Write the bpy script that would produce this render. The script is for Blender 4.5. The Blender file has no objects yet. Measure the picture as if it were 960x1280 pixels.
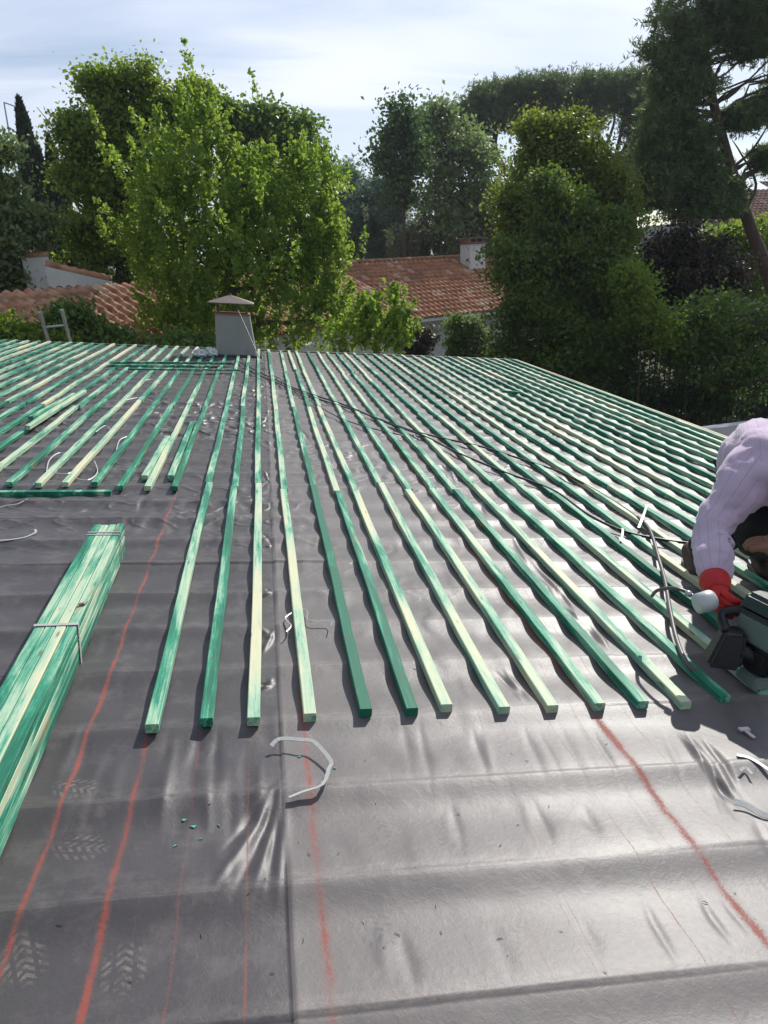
import bpy, bmesh, math, random
import numpy as np
from mathutils import Matrix, Vector
random.seed(7); rng = np.random.default_rng(11)
S = bpy.context.scene
COL = S.collection
# ------------------------------------------------------------------ camera solve
F = 924.0
d1 = np.array([325-480, 640-332, -924.]); d2 = np.array([5976-480, 640-652, -924.])
Vc = d1/np.linalg.norm(d1)
Nc = np.cross(d2/np.linalg.norm(d2), Vc); Nc /= np.linalg.norm(Nc)
Uc = np.cross(Vc, Nc)
sl = math.radians(6)
Zc = math.cos(sl)*Nc - math.sin(sl)*Uc
Xc = np.cross(Vc, Zc)
R = np.array([Xc, Vc, Zc])
H = 1.2; CZ = 4.8; HAZE = .0005
C = np.array([0, 0, CZ])
Uw, Vw, Nw = R@Uc, R@Vc, R@Nc
O = C - H*Nw
MR = Matrix([[Uw[i], Vw[i], Nw[i], O[i]] for i in range(3)] + [[0, 0, 0, 1]])
def ray(x, y): return R@np.array([x-480, 640-y, -F])/F
def loc_(P):
    d = np.array(P)-O
    return np.array([d@Uw, d@Vw, d@Nw])
def uv(x, y, w=0.0):
    d = ray(x, y); t = -(H-w)/(d@Nw)
    return loc_(C+t*d)
def at(x, y, t): return loc_(C+ray(x, y)*t)          # roof frame, camera depth t
def far(x, y, Y):
    d = ray(x, y); return C+d*Y/d[1]
def atz(x, y, z):
    d = ray(x, y); return C+d*(z-CZ)/d[2]

# ------------------------------------------------------------------ helpers
def tag(o, label=None, cat=None, group=None, kind=None):
    if label:
        assert 4 <= len(label.split()) <= 16, label
        o['label'] = label
    if cat: o['category'] = cat
    if group: o['group'] = group
    if kind: o['kind'] = kind
    return o
def link(o, parent=None):
    COL.objects.link(o)
    if parent: o.parent = parent
    return o
def empty(name, mat=None):
    o = bpy.data.objects.new(name, None); o.empty_display_size = .1
    if mat is not None: o.matrix_world = mat
    return link(o)
def mesh_obj(name, verts, faces, mat, parent=None, smooth=False, matrix=None):
    me = bpy.data.meshes.new(name)
    me.from_pydata([tuple(map(float, v)) for v in verts], [], faces)
    me.update()
    if smooth: me.polygons.foreach_set('use_smooth', [True]*len(me.polygons))
    if mat: me.materials.append(mat)
    o = bpy.data.objects.new(name, me)
    link(o, parent)
    if matrix is not None: o.matrix_world = matrix
    return o
def fast_mesh(name, V, Fq, mat, parent=None, smooth=False, matrix=None, k=4):
    me = bpy.data.meshes.new(name)
    V = np.asarray(V, np.float32); Fq = np.asarray(Fq, np.int32).reshape(-1)
    me.vertices.add(len(V)); me.vertices.foreach_set('co', V.reshape(-1))
    n = len(Fq)//k
    me.loops.add(len(Fq)); me.loops.foreach_set('vertex_index', Fq)
    me.polygons.add(n); me.polygons.foreach_set('loop_start', np.arange(n, dtype=np.int32)*k)
    me.update(calc_edges=True)
    if smooth: me.polygons.foreach_set('use_smooth', np.ones(n, bool))
    me.materials.append(mat)
    o = bpy.data.objects.new(name, me); link(o, parent)
    if matrix is not None: o.matrix_world = matrix
    return o
class MB:
    def __init__(s): s.v = []; s.f = []
    def add(s, v, f):
        n = len(s.v); s.v += [tuple(map(float, a)) for a in v]; s.f += [tuple(i+n for i in q) for q in f]
    def box(s, c, d, M=None, taper=1.0, bev=0.0):
        x, y, z = d[0]/2, d[1]/2, d[2]/2
        vs = []
        b = bev
        bm = bmesh.new(); bmesh.ops.create_cube(bm, size=1)
        for v in bm.verts:
            k = taper if v.co.z > 0 else 1
            v.co = Vector((v.co.x*2*x*k, v.co.y*2*y*k, v.co.z*2*z))
        if b: bmesh.ops.bevel(bm, geom=list(bm.edges), offset=b, segments=2, affect='EDGES')
        bm.verts.index_update()
        vs = [v.co.copy() for v in bm.verts]; fs = [[v.index for v in f.verts] for f in bm.faces]; bm.free()
        if M is not None: vs = [M@v for v in vs]
        s.add([v+Vector(c) for v in vs], fs); return s
    def tube(s, pts, rad, n=8, cap=True):
        pts = [Vector(p) for p in pts]
        if not hasattr(rad, '__len__'): rad = [rad]*len(pts)
        vs = []; fs = []
        up = Vector((0, 0, 1))
        for i, p in enumerate(pts):
            a = pts[max(i-1, 0)]; b = pts[min(i+1, len(pts)-1)]
            t = (b-a)
            if t.length < 1e-9: t = Vector((0, 0, 1))
            t.normalize()
            if i == 0:
                s1 = t.cross(up if abs(t.z) < .9 else Vector((1, 0, 0))).normalized()
            else:
                s1 = (s1-t*s1.dot(t)).normalized()
            s2 = t.cross(s1)
            for k in range(n):
                a_ = 2*math.pi*k/n
                vs.append(p+(s1*math.cos(a_)+s2*math.sin(a_))*rad[i])
        for i in range(len(pts)-1):
            for k in range(n):
                k2 = (k+1) % n
                fs.append((i*n+k, i*n+k2, (i+1)*n+k2, (i+1)*n+k))
        if cap:
            fs.append(tuple(range(n))[::-1]); fs.append(tuple((len(pts)-1)*n+k for k in range(n)))
        s.add(vs, fs); return s
    def lathe(s, prof, n=24, M=None, c=(0, 0, 0)):
        vs = []; fs = []
        for r, z in prof:
            for k in range(n):
                a = 2*math.pi*k/n; vs.append(Vector((r*math.cos(a), r*math.sin(a), z)))
        for i in range(len(prof)-1):
            for k in range(n): fs.append((i*n+k, i*n+(k+1) % n, (i+1)*n+(k+1) % n, (i+1)*n+k))
        fs.append(tuple(range(n))[::-1]); fs.append(tuple((len(prof)-1)*n+k for k in range(n)))
        if M is not None: vs = [M@v for v in vs]
        s.add([v+Vector(c) for v in vs], fs); return s
    def build(s, name, mat, parent=None, smooth=False, matrix=None):
        return mesh_obj(name, s.v, s.f, mat, parent, smooth, matrix)
def spline(pts, n=8):
    P = [Vector(p) for p in pts]; out = []
    for i in range(len(P)-1):
        p0, p1, p2, p3 = P[max(i-1, 0)], P[i], P[i+1], P[min(i+2, len(P)-1)]
        for j in range(n):
            t = j/n
            out.append(.5*((2*p1)+(p2-p0)*t+(2*p0-5*p1+4*p2-p3)*t*t+(3*p1-p0-3*p2+p3)*t**3))
    out.append(P[-1]); return out

# ------------------------------------------------------------------ numpy noise
def vnoise(x, y, seed=0):
    r = np.random.default_rng(seed); G = r.random((256, 256))
    xi = np.floor(x).astype(int); yi = np.floor(y).astype(int)
    fx = x-xi; fy = y-yi
    fx = fx*fx*fx*(fx*(fx*6-15)+10); fy = fy*fy*fy*(fy*(fy*6-15)+10)
    a = G[xi % 256, yi % 256]; b = G[(xi+1) % 256, yi % 256]; c = G[xi % 256, (yi+1) % 256]; d = G[(xi+1) % 256, (yi+1) % 256]
    return (a*(1-fx)+b*fx)*(1-fy)+(c*(1-fx)+d*fx)*fy-.5

# ------------------------------------------------------------------ node helpers
def newmat(name):
    m = bpy.data.materials.new(name); m.use_nodes = True
    nt = m.node_tree; nt.nodes.clear()
    return m, nt
class NT:
    def __init__(s, nt): s.nt = nt
    def n(s, t, **kw):
        nd = s.nt.nodes.new(t)
        for k, v in kw.items():
            if k.startswith('i_'):
                nd.inputs[k[2:].replace('_', ' ')].default_value = v
            else: setattr(nd, k, v)
        return nd
    def L(s, a, b): s.nt.links.new(a, b)
    def m(s, op, a, b=None, c=None, clamp=False):
        nd = s.nt.nodes.new('ShaderNodeMath'); nd.operation = op; nd.use_clamp = clamp
        for i, v in enumerate((a, b, c)):
            if v is None: continue
            if isinstance(v, (int, float)): nd.inputs[i].default_value = v
            else: s.L(v, nd.inputs[i])
        return nd.outputs[0]
    def mix(s, f, a, b, mode='MIX'):
        nd = s.nt.nodes.new('ShaderNodeMix'); nd.data_type = 'RGBA'; nd.blend_type = mode
        for sock, v in ((nd.inputs[0], f), (nd.inputs[6], a), (nd.inputs[7], b)):
            if isinstance(v, (int, float)): sock.default_value = v
            elif isinstance(v, (tuple, list)): sock.default_value = (*v[:3], 1)
            else: s.L(v, sock)
        return nd.outputs[2]
    def noise(s, vec, scale, detail=3, rough=.55, dist=0):
        nd = s.n('ShaderNodeTexNoise'); nd.inputs['Scale'].default_value = scale
        nd.inputs['Detail'].default_value = detail; nd.inputs['Roughness'].default_value = rough
        nd.inputs['Distortion'].default_value = dist
        if vec is not None: s.L(vec, nd.inputs['Vector'])
        return nd.outputs['Fac']
    def ramp(s, f, stops, interp='LINEAR'):
        nd = s.n('ShaderNodeValToRGB'); nd.color_ramp.interpolation = interp
        e = nd.color_ramp.elements
        while len(e) < len(stops): e.new(.5)
        for i, (p, c) in enumerate(stops):
            e[i].position = p
            e[i].color = (c, c, c, 1) if isinstance(c, (int, float)) else (*c, 1)
        s.L(f, nd.inputs[0]); return nd.outputs[0]
    def scale(s, vec, sx, sy, sz):
        nd = s.n('ShaderNodeMapping'); nd.inputs['Scale'].default_value = (sx, sy, sz)
        s.L(vec, nd.inputs['Vector']); return nd.outputs[0]
    def obj(s): return s.n('ShaderNodeTexCoord').outputs['Object']
    def sep(s, v):
        nd = s.n('ShaderNodeSeparateXYZ'); s.L(v, nd.inputs[0]); return nd.outputs
    def out(s, sh):
        o = s.n('ShaderNodeOutputMaterial'); s.L(sh, o.inputs['Surface'])
    def bump(s, h, strength=.3, dist=.01):
        b = s.n('ShaderNodeBump'); b.inputs['Strength'].default_value = strength; b.inputs['Distance'].default_value = dist
        s.L(h, b.inputs['Height']); return b.outputs[0]
    def bsdf(s, col, rough=.6, metal=0., normal=None, spec=None, **kw):
        p = s.n('ShaderNodeBsdfPrincipled')
        for sock, v in (('Base Color', col), ('Roughness', rough), ('Metallic', metal), ('Normal', normal), ('Specular IOR Level', spec)):
            if v is None: continue
            if isinstance(v, (int, float)): p.inputs[sock].default_value = v
            elif isinstance(v, (tuple, list)): p.inputs[sock].default_value = (*v, 1)
            else: s.L(v, p.inputs[sock])
        for k, v in kw.items(): p.inputs[k.replace('_', ' ')].default_value = v
        return p.outputs[0]
def plain(name, col, rough=.6, var=.25, scale=20, metal=0., spec=.5, bump=.15):
    m, nt = newmat(name); t = NT(nt); o = t.obj()
    f = t.noise(o, scale, 4)
    c = t.mix(f, tuple(x*(1-var) for x in col), tuple(min(1, x*(1+var)) for x in col))
    t.out(t.bsdf(c, rough, metal, t.bump(t.noise(o, scale*4, 3), bump, .004), spec)); return m

# ------------------------------------------------------------------ roof surface height
PER = .287
def _v0():
    return uv(600, 1092)[1]
V0 = _v0()
def wave(u, v):
    "crests of the tile rows below, sagging membrane between them"
    u = np.asarray(u, float); v = np.asarray(v, float)
    vv = v + .02*vnoise(u*1.3, v*.8, 3)
    p = np.mod(-(vv-V0)/PER, 1.0)                      # 0 at the crest, growing towards the camera
    k = np.floor((vv-V0)/PER)
    amp = .0135*(1+.6*vnoise(k*1.7+.5, u*.6+9, 5))
    amp = amp*(1-np.where(u > .3, .38, -.30)*np.clip((v-1.9)/.8, 0, 1))
    a = np.clip(p/.36, 0, 1); b = np.clip((p-.36)/.64, 0, 1)
    fall = 1-(1-np.cos(np.pi*a**.8))/2
    rise = (b*b*(3-2*b))*.98
    return amp*np.where(p < .36, fall, rise)
FOLDS = []     # (u0,v0,u1,v1,width,amp,taper)
def fold(x0, y0, x1, y1, w, a):
    p = uv(x0, y0); q = uv(x1, y1); FOLDS.append((p[0], p[1], q[0], q[1], w, a))
# gathered fan beside the lap seam
FX, FY = 352, 985
for (x, y, w_, A_) in ((275, 1105, .012, .007), (300, 1110, .012, -.008), (322, 1105, .011, .007), (338, 1110, .009, -.006), (348, 1115, .010, .006), (285, 1060, .009, -.005), (312, 1030, .007, .004)):
    fold(FX, FY-4, x, y, w_, A_)
for (x, y) in ((337, 600), (339, 682), (339, 745), (340, 800), (341, 855), (338, 560), (337, 520)):
    for j in range(3):
        dx = -random.uniform(5, 18); dy = random.uniform(-16, 18)
        fold(x, y+random.uniform(-8, 8), x+dx, y+dy, .005+.003*random.random(), random.uniform(.004, .010)*random.choice((1, 1, -1)))
for (x, y, n, s) in ((600, 635, 3, 20), (692, 732, 4, 30), (710, 765, 3, 22), (655, 690, 2, 18), (560, 590, 2, 14), (745, 800, 2, 18), (510, 545, 2, 12),
                     (885, 960, 5, 40), (905, 985, 3, 30), (470, 520, 2, 9), (380, 545, 2, 11), (640, 860, 2, 26)):
    for j in range(n):
        a0 = math.radians(random.uniform(38, 66)); L = random.uniform(.6, 1)*s
        ox, oy = random.uniform(-s, s)*.45, random.uniform(-s, s)*.3
        fold(x+ox-L*math.cos(a0), y+oy-L*math.sin(a0), x+ox+L*math.cos(a0), y+oy+L*math.sin(a0), .010, (1 if j % 2 else -1)*random.uniform(.005, .009))
for (x, y, dx, dy) in ((655, 922, 22, 60), (700, 920, 26, 66), (745, 925, 34, 60), (835, 925, 18, 50), (672, 1015, 24, 60), (730, 1018, 20, 44), (795, 1005, 38, 66), (940, 1040, 24, 40),
                       (725, 1160, 20, 56), (805, 1140, 32, 64), (880, 1135, 44, 66), (520, 915, 10, 60), (620, 1170, 16, 50), (590, 925, 14, 50), (560, 1015, 12, 60), (500, 1180, 10, 56), (905, 1000, 20, 40)):
    j = random.uniform(-6, 6); e_ = random.uniform(.7, 1.25); wd = random.uniform(.008, .015); am = random.uniform(.0014, .0034)
    fold(x+j, y-8, x+j+dx*e_, y+dy*e_, wd, -am)
    for k_ in range(random.choice((0, 1, 2))):
        o_ = random.uniform(9, 30)*random.choice((-1, 1)); fold(x+j+o_, y-8+random.uniform(-8, 8), x+j+o_+dx*e_*.9, y+dy*e_*.8, random.uniform(.006, .014), random.choice((-1, 1))*am*.6)
for i in range(22):
    x = random.uniform(90, 335); y = random.uniform(905, 965)
    k = (x-325)/(y-332); dy = random.uniform(60, 110)
    fold(x, y, x+k*dy, y+dy, random.uniform(.012, .020), random.uniform(-.0042, .0042))
def height(u, v, fine=True):
    h = wave(u, v)
    seam = .052
    left = u < seam
    # draped wrinkles, longer along the battens; stronger on the left sheet and far away
    m = np.clip(.5+2.2*vnoise(u*1.9+3, v*1.4, 21), 0, 1)
    far_ = np.clip((v-2.0)/2.5, 0, 1)
    amp = np.where(left, .0018+.0040*far_, .0010+.0026*far_)
    n1 = vnoise(u/.045+.4*vnoise(u*9, v*9, 31)*4, v/.16, 22)
    n2 = vnoise(u/.07+v/.11, v/.06-u/.2, 23)
    n3 = 1-2*np.abs(vnoise(u/.12-v/.10+7, v/.09+u/.16, 24))*2
    h = h+amp*m*(n1*1.6+n2)
    h = h+amp*far_*np.where(left, 1.3, .8)*m*np.clip(n3, 0, 1)**3*1.3
    h = h+.004*vnoise(u*2.2, v*2.0, 25)
    for (a, b, c, d, w, A) in FOLDS:
        L = math.hypot(c-a, d-b)
        if L < 1e-6: continue
        du, dv = (c-a)/L, (d-b)/L
        s = (u-a)*du+(v-b)*dv; q = (u-a)*dv-(v-b)*du
        msk = (np.abs(q) < w*4) & (s > -w*4) & (s < L+w*4)
        if not msk.any(): continue
        sm = s[msk]/L; qm = q[msk]
        e = np.sin(np.pi*np.clip((sm+.25)/1.5, 0, 1))**2
        wob_ = .25*w*np.sin(sm*4+A*900)
        h[msk] += A*np.exp(-((qm+wob_)/(w*(.45+.75*e)))**2)*e
    # the right sheet laps over the left one
    wob = seam+.006*vnoise(v*3, v*0, 40)+.006
    h = h+np.clip((u-wob)/.0055, 0, 1)*.0030+np.exp(-np.clip((u-wob)/.035, 0, 9))*np.clip((u-wob)/.006, 0, 1)*.0016*(1+2*vnoise(v*7, v*0+3, 41))
    return h
def hz(u, v): return float(height(np.array([float(u)]), np.array([float(v)]))[0])

# ------------------------------------------------------------------ materials
def mat_membrane():
    m, nt = newmat('roofing_membrane'); t = NT(nt); o = t.obj(); x, y, z = t.sep(o)
    wob = t.m('MULTIPLY', t.m('SUBTRACT', t.noise(o, 2.2, 4), .5), .02)
    wob2 = t.m('MULTIPLY', t.m('SUBTRACT', t.noise(o, 22, 3), .5), .008)
    ux = t.m('ADD', x, t.m('ADD', wob, wob2))
    lines = []   # u, half width, strength
    for (px, py, hw, st) in ((100, 1280, .012, 1.), (0, 1220, .010, .85), (205, 1280, .004, .6), (305, 1280, .004, .7), (415, 1280, .018, .7), (180, 1100, .002, .3),
                             (640, 1110, .0022, .4), (700, 1110, .002, .45), (810, 1100, .0025, .6), (960, 1190, .020, .9), (770, 1280, .002, .35), (560, 1100, .0018, .3),
                             (860, 1100, .002, .45), (930, 1080, .003, .5)):
        lines.append((uv(px, py)[0], hw*1.2, min(1, st*1.2)))
    for uu, hw, st in ((-1.1, .006, .6), (-1.9, .008, .6), (-.62, .005, .5), (1.35, .006, .5), (1.9, .006, .6), (2.6, .008, .6), (-2.7, .008, .5)):
        lines.append((uu, hw, st))
    lines.sort()
    tot = None
    for uu, hw, st in lines:
        k_ = t.m('MULTIPLY', t.m('SUBTRACT', 1., t.m('DIVIDE', t.m('ABSOLUTE', t.m('SUBTRACT', ux, uu)), hw), clamp=True), st)
        tot = k_ if tot is None else t.m('MAXIMUM', tot, k_)
    sp = t.noise(o, 300, 3, .7); md = t.noise(t.scale(o, 30, 7, 1), 1, 4)
    chalk = t.m('MULTIPLY', tot, t.ramp(md, [(.25, .35), (.65, 1.)]))
    lf = t.ramp(t.noise(t.scale(o, 3, 1.6, 1), 2, 4, .7), [(.35, .65), (.6, 1.)])
    chalk = t.m('MULTIPLY', chalk, lf)
    chalk = t.m('ADD', t.m('MULTIPLY', t.m('SUBTRACT', t.m('ADD', chalk, t.m('MULTIPLY', sp, 1.5)), 1.12), 3., clamp=True), t.m('MULTIPLY', chalk, .28), clamp=True)
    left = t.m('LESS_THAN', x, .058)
    # base fabric
    n1 = t.noise(o, 3.0, 5, .6); n2 = t.noise(t.scale(o, 60, 14, 1), 1, 4, .7); n3 = t.noise(o, 900, 2)
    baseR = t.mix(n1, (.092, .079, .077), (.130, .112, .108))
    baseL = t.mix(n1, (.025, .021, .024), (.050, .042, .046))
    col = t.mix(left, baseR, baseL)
    col = t.mix(t.m('MULTIPLY', t.m('SUBTRACT', n3, .35), .35, clamp=True), col, (.22, .205, .205))
    # dusty worn band along each crest
    per = t.m('FRACT', t.m('MULTIPLY', t.m('SUBTRACT', t.m('ADD', y, t.m('MULTIPLY', t.m('SUBTRACT', t.noise(t.scale(o, 2, .5, 1), 1, 2), .5), .03)), V0), -1/PER))
    band = t.ramp(per, [(0, .0), (.015, 0.9), (.03, 0.), (.86, 0.), (.90, .55), (.985, .9), (1., .1)])
    bn = t.ramp(t.noise(t.scale(o, 26, 60, 1), 1, 5, .7), [(.40, 0.), (.62, 1.)])
    bl = t.m('MULTIPLY', band, t.m('SUBTRACT', 1., t.m('MULTIPLY', left, .6)))
    col = t.mix(t.m('MULTIPLY', bl, t.m('ADD', t.m('MULTIPLY', bn, .38), .06)), col, (.30, .265, .24))
    # dark scuffs in the band
    sc = t.ramp(t.noise(t.scale(o, 70, 160, 1), 1, 3, .8), [(.58, 0.), (.66, 1.)])
    col = t.mix(t.m('MULTIPLY', t.m('MULTIPLY', band, sc), .75), col, (.035, .03, .03))
    # scratches and blotches of dust
    dst = t.ramp(t.noise(o, 9, 6, .7), [(.50, 0.), (.75, 1.)])
    col = t.mix(t.m('MULTIPLY', dst, .25), col, (.27, .24, .22))
    dk = t.ramp(t.noise(t.scale(o, 5, 2.3, 1), 1.7, 4, .6), [(.52, 0.), (.72, 1.)])
    col = t.mix(t.m('MULTIPLY', dk, .30), col, (.05, .045, .05))
    # boot prints: chevron lugs inside a rounded patch
    prints = [(478, 1035, .2, 1), (552, 1045, 2.9, 1), (155, 1212, .1, 0), (95, 990, 1.2, 0), (100, 1060, 1.4, 0), (470, 1165, .5, 1), (640, 1165, 1.9, 1), (30, 1200, .4, 0), (905, 745, .3, 1), (480, 760, .2, 1), (450, 870, .6, 1)]
    for (px, py, rot, rs) in prints:
        c = uv(px, py)
        mp = t.n('ShaderNodeMapping'); mp.vector_type = 'TEXTURE'
        mp.inputs['Location'].default_value = (c[0], c[1], 0); mp.inputs['Rotation'].default_value = (0, 0, rot)
        t.L(o, mp.inputs['Vector']); lx, ly, _ = t.sep(mp.outputs[0])
        ax = t.m('ABSOLUTE', lx)
        ell = t.m('ADD', t.m('POWER', t.m('DIVIDE', ax, .045), 2.), t.m('POWER', t.m('DIVIDE', t.m('ABSOLUTE', ly), .065), 2.))
        inside = t.m('SUBTRACT', 1., ell, clamp=True)
        chev = t.m('SINE', t.m('MULTIPLY', t.m('ADD', ly, t.m('MULTIPLY', ax, .9)), 330.))
        lug = t.m('SINE', t.m('MULTIPLY', ax, 260.))
        msk = t.m('MULTIPLY', t.m('MULTIPLY', t.m('GREATER_THAN', chev, -.1), t.m('GREATER_THAN', lug, -.55)), t.m('MULTIPLY', inside, 1.6, clamp=True))
        msk = t.m('MULTIPLY', msk, t.ramp(t.noise(o, 46, 4, .7), [(.40, 0.), (.62, .8)]))
        col = t.mix(t.m('MULTIPLY', msk, .85), col, (.055, .05, .052) if rs else (.20, .165, .14))
    col = t.mix(t.m('MULTIPLY', chalk, .7), col, (.30, .042, .020))
    b1 = t.noise(o, 700, 2); b2 = t.noise(o, 60, 6, .65, .6)
    nrm = t.bump(t.m('ADD', t.m('MULTIPLY', b1, .25), b2), .26, .003)
    ro = t.m('ADD', t.m('SUBTRACT', .41, t.m('MULTIPLY', left, .02)), t.m('MULTIPLY', n1, .13))
    ro = t.m('ADD', ro, t.m('MULTIPLY', chalk, .3))
    p = t.n('ShaderNodeBsdfPrincipled')
    t.L(col, p.inputs['Base Color']); t.L(ro, p.inputs['Roughness']); t.L(nrm, p.inputs['Normal'])
    p.inputs['Specular IOR Level'].default_value = .5
    p.inputs['Sheen Weight'].default_value = .08; p.inputs['Sheen Roughness'].default_value = .5
    t.out(p.outputs[0]); return m
def mat_batten():
    m, nt = newmat('green_stained_softwood'); t = NT(nt); o = t.obj()
    oi = t.n('ShaderNodeObjectInfo'); g = t.sep(oi.outputs['Color'])[0]
    add = t.n('ShaderNodeVectorMath', operation='ADD'); t.L(o, add.inputs[0])
    cmb = t.n('ShaderNodeCombineXYZ'); t.L(t.m('MULTIPLY', oi.outputs['Random'], 37.), cmb.inputs[0]); t.L(t.m('MULTIPLY', oi.outputs['Random'], 91.), cmb.inputs[1])
    t.L(cmb.outputs[0], add.inputs[1]); q = add.outputs[0]
    pat = t.noise(t.scale(q, 14, 1.5, 14), 1, 5, .62, .5)
    gr = t.noise(t.scale(q, 160, 5, 160), 1, 4, .6, .4)
    fine = t.noise(q, 60, 3)
    f = t.m('ADD', t.m('ADD', t.m('MULTIPLY', pat, 2.5), t.m('MULTIPLY', gr, .75)), t.m('ADD', t.m('MULTIPLY', g, -.90), -.72))
    f = t.m('ADD', f, t.m('MULTIPLY', fine, .15))
    col = t.ramp(f, [(.08, (.010, .135, .078)), (.30, (.024, .245, .145)), (.44, (.13, .37, .24)), (.66, (.39, .54, .38)), (.94, (.60, .59, .39))])
    kn = t.n('ShaderNodeTexVoronoi'); kn.inputs['Scale'].default_value = 1; t.L(t.scale(q, 22, 5, 22), kn.inputs['Vector'])
    kk = t.ramp(kn.outputs['Distance'], [(.05, 1.), (.13, 0.)])
    col = t.mix(t.m('MULTIPLY', kk, .7), col, (.10, .075, .035))
    rst = t.ramp(t.noise(t.scale(q, 14, 2.2, 14), 1.3, 3), [(.66, 0.), (.74, 1.)])
    col = t.mix(t.m('MULTIPLY', rst, .45), col, (.42, .22, .10))
    t.out(t.bsdf(col, .62, 0, t.bump(t.m('ADD', gr, t.m('MULTIPLY', fine, .4)), .35, .002), .35)); return m
def mat_rooftile(name, su, sv, c1=(.36, .155, .095), c2=(.52, .30, .20)):
    m, nt = newmat(name); t = NT(nt); o = t.obj(); x, y, z = t.sep(o)
    iu = t.m('FLOOR', t.m('DIVIDE', x, su)); iv = t.m('FLOOR', t.m('DIVIDE', y, sv))
    cb = t.n('ShaderNodeCombineXYZ'); t.L(iu, cb.inputs[0]); t.L(iv, cb.inputs[1])
    wn = t.n('ShaderNodeTexWhiteNoise'); wn.noise_dimensions = '2D'; t.L(cb.outputs[0], wn.inputs['Vector'])
    n = t.noise(o, 6, 5, .65); n2 = t.noise(o, 1.2, 3)
    col = t.mix(wn.outputs['Value'], c1, c2)
    col = t.mix(t.ramp(n, [(.45, 0.), (.7, .6)]), col, (.14, .10, .08))
    col = t.mix(t.ramp(n2, [(.5, 0.), (.75, .55)]), col, (.20, .16, .11))
    pale = t.m('GREATER_THAN', wn.outputs['Value'], .94)
    col = t.mix(t.m('MULTIPLY', pale, .5), col, (.60, .47, .36))
    t.out(t.bsdf(col, .85, 0, t.bump(n, .4, .02), .25)); return m
def mat_leaf(name, dark, light, trans=(.3, .45, .05), tw=.35, nscale=.9, rough=.5, spec=.4):
    m, nt = newmat(name); t = NT(nt); o = t.obj()
    ge = t.n('ShaderNodeNewGeometry')
    n = t.noise(o, nscale, 3)
    f = t.m('ADD', t.m('MULTIPLY', ge.outputs['Random Per Island'], .55), t.m('MULTIPLY', t.m('SUBTRACT', n, .28), 1.1), clamp=True)
    col = t.mix(f, dark, light)
    p = t.bsdf(col, rough, 0, None, spec)
    tr = t.n('ShaderNodeBsdfTranslucent')
    t.L(t.mix(1.0, col, tuple(min(1, c) for c in trans), 'MULTIPLY') if False else t.mix(.5, col, trans), tr.inputs['Color'])
    mx = t.n('ShaderNodeMixShader'); mx.inputs[0].default_value = tw
    t.L(p, mx.inputs[1]); t.L(tr.outputs[0], mx.inputs[2]); t.out(mx.outputs[0]); return m
def mat_bark(name, a, b):
    m, nt = newmat(name); t = NT(nt); o = t.obj()
    n = t.noise(t.scale(o, 9, 9, 2), 1, 5, .7)
    t.out(t.bsdf(t.mix(n, a, b), .9, 0, t.bump(n, .8, .03), .2)); return m

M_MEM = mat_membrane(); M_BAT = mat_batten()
M_WHITE = plain('painted_render', (.66, .66, .64), .85, .12, 3)
def stained(name, a, b2, st):
    m, nt = newmat(name); t = NT(nt); o = t.obj()
    c = t.mix(t.noise(o, 5, 4), a, b2); v_ = t.ramp(t.noise(t.scale(o, 9, 9, 2.5), 1, 5, .7), [(.48, 0.), (.75, .30)])
    c = t.mix(v_, c, st); ck = t.ramp(t.noise(t.scale(o, 5, 5, 5), 2, 8, .8, 2.), [(.492, 0.), (.5, .3), (.508, 0.)])
    c = t.mix(ck, c, st); t.out(t.bsdf(c, .92, 0, t.bump(t.noise(o, 70, 4), .4, .006), .2)); return m
M_GREY = stained('grey_render', (.27, .27, .26), (.36, .355, .34), (.13, .12, .105))
M_CAP = plain('cap_metal', (.13, .095, .08), .6, .25, 12)
M_STEEL = plain('galvanised_steel', (.42, .44, .45), .42, .2, 20, .8)
M_BLACK = plain('black_rubber', (.018, .018, .02), .45, .3, 30)
M_HOSE = plain('brown_grey_hose', (.10, .085, .085), .4, .25, 30)
M_STRAP = plain('white_strapping', (.42, .42, .40), .38, .25, 40)
M_TIMBER = plain('pale_timber', (.58, .45, .27), .7, .25, 9)
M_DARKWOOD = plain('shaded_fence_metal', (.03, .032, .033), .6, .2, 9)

# ------------------------------------------------------------------ OUR HOUSE
UE, VE = 3.93, 11.2
house = empty('house', MR)
tag(house, 'low house whose grey membrane covered roof fills the foreground under green battens', 'house')
us = np.concatenate([np.arange(-6, -1.6, .016), np.arange(-1.6, 1.7, .0055), np.arange(1.7, UE-.016, .016), [UE]])
vs = [-.6]
while vs[-1] < .75: vs.append(vs[-1]+.03)
while vs[-1] < 4.2: vs.append(vs[-1]+.0062)
while vs[-1] < VE-.02: vs.append(vs[-1]+.0062+.0014*(vs[-1]-4.2))
vs.append(VE); vs = np.array(vs)
GU, GV = np.meshgrid(us, vs)
GH = height(GU.ravel(), GV.ravel())
P = np.stack([GU.ravel(), GV.ravel(), GH], 1)
nu, nv = len(us), len(vs)
idx = np.arange(nu*nv).reshape(nv, nu)
Q = np.stack([idx[:-1, :-1], idx[:-1, 1:], idx[1:, 1:], idx[1:, :-1]], -1).reshape(-1)
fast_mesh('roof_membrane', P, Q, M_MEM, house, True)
mb = MB(); mb.box((-1.03, 5.3, -.12), (9.9, 11.76, .2)); mb.build('roof_deck', M_GREY, house)
mb = MB(); mb.box((UE+.012, 5.3, -.005), (.022, 11.9, .06)); mb.build('eaves_board', M_TIMBER, house)
mb = MB(); mb.box((-1.03, VE+.03, -.04), (9.9, .05, .13)); mb.build('verge_board', M_CAP, house)
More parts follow.
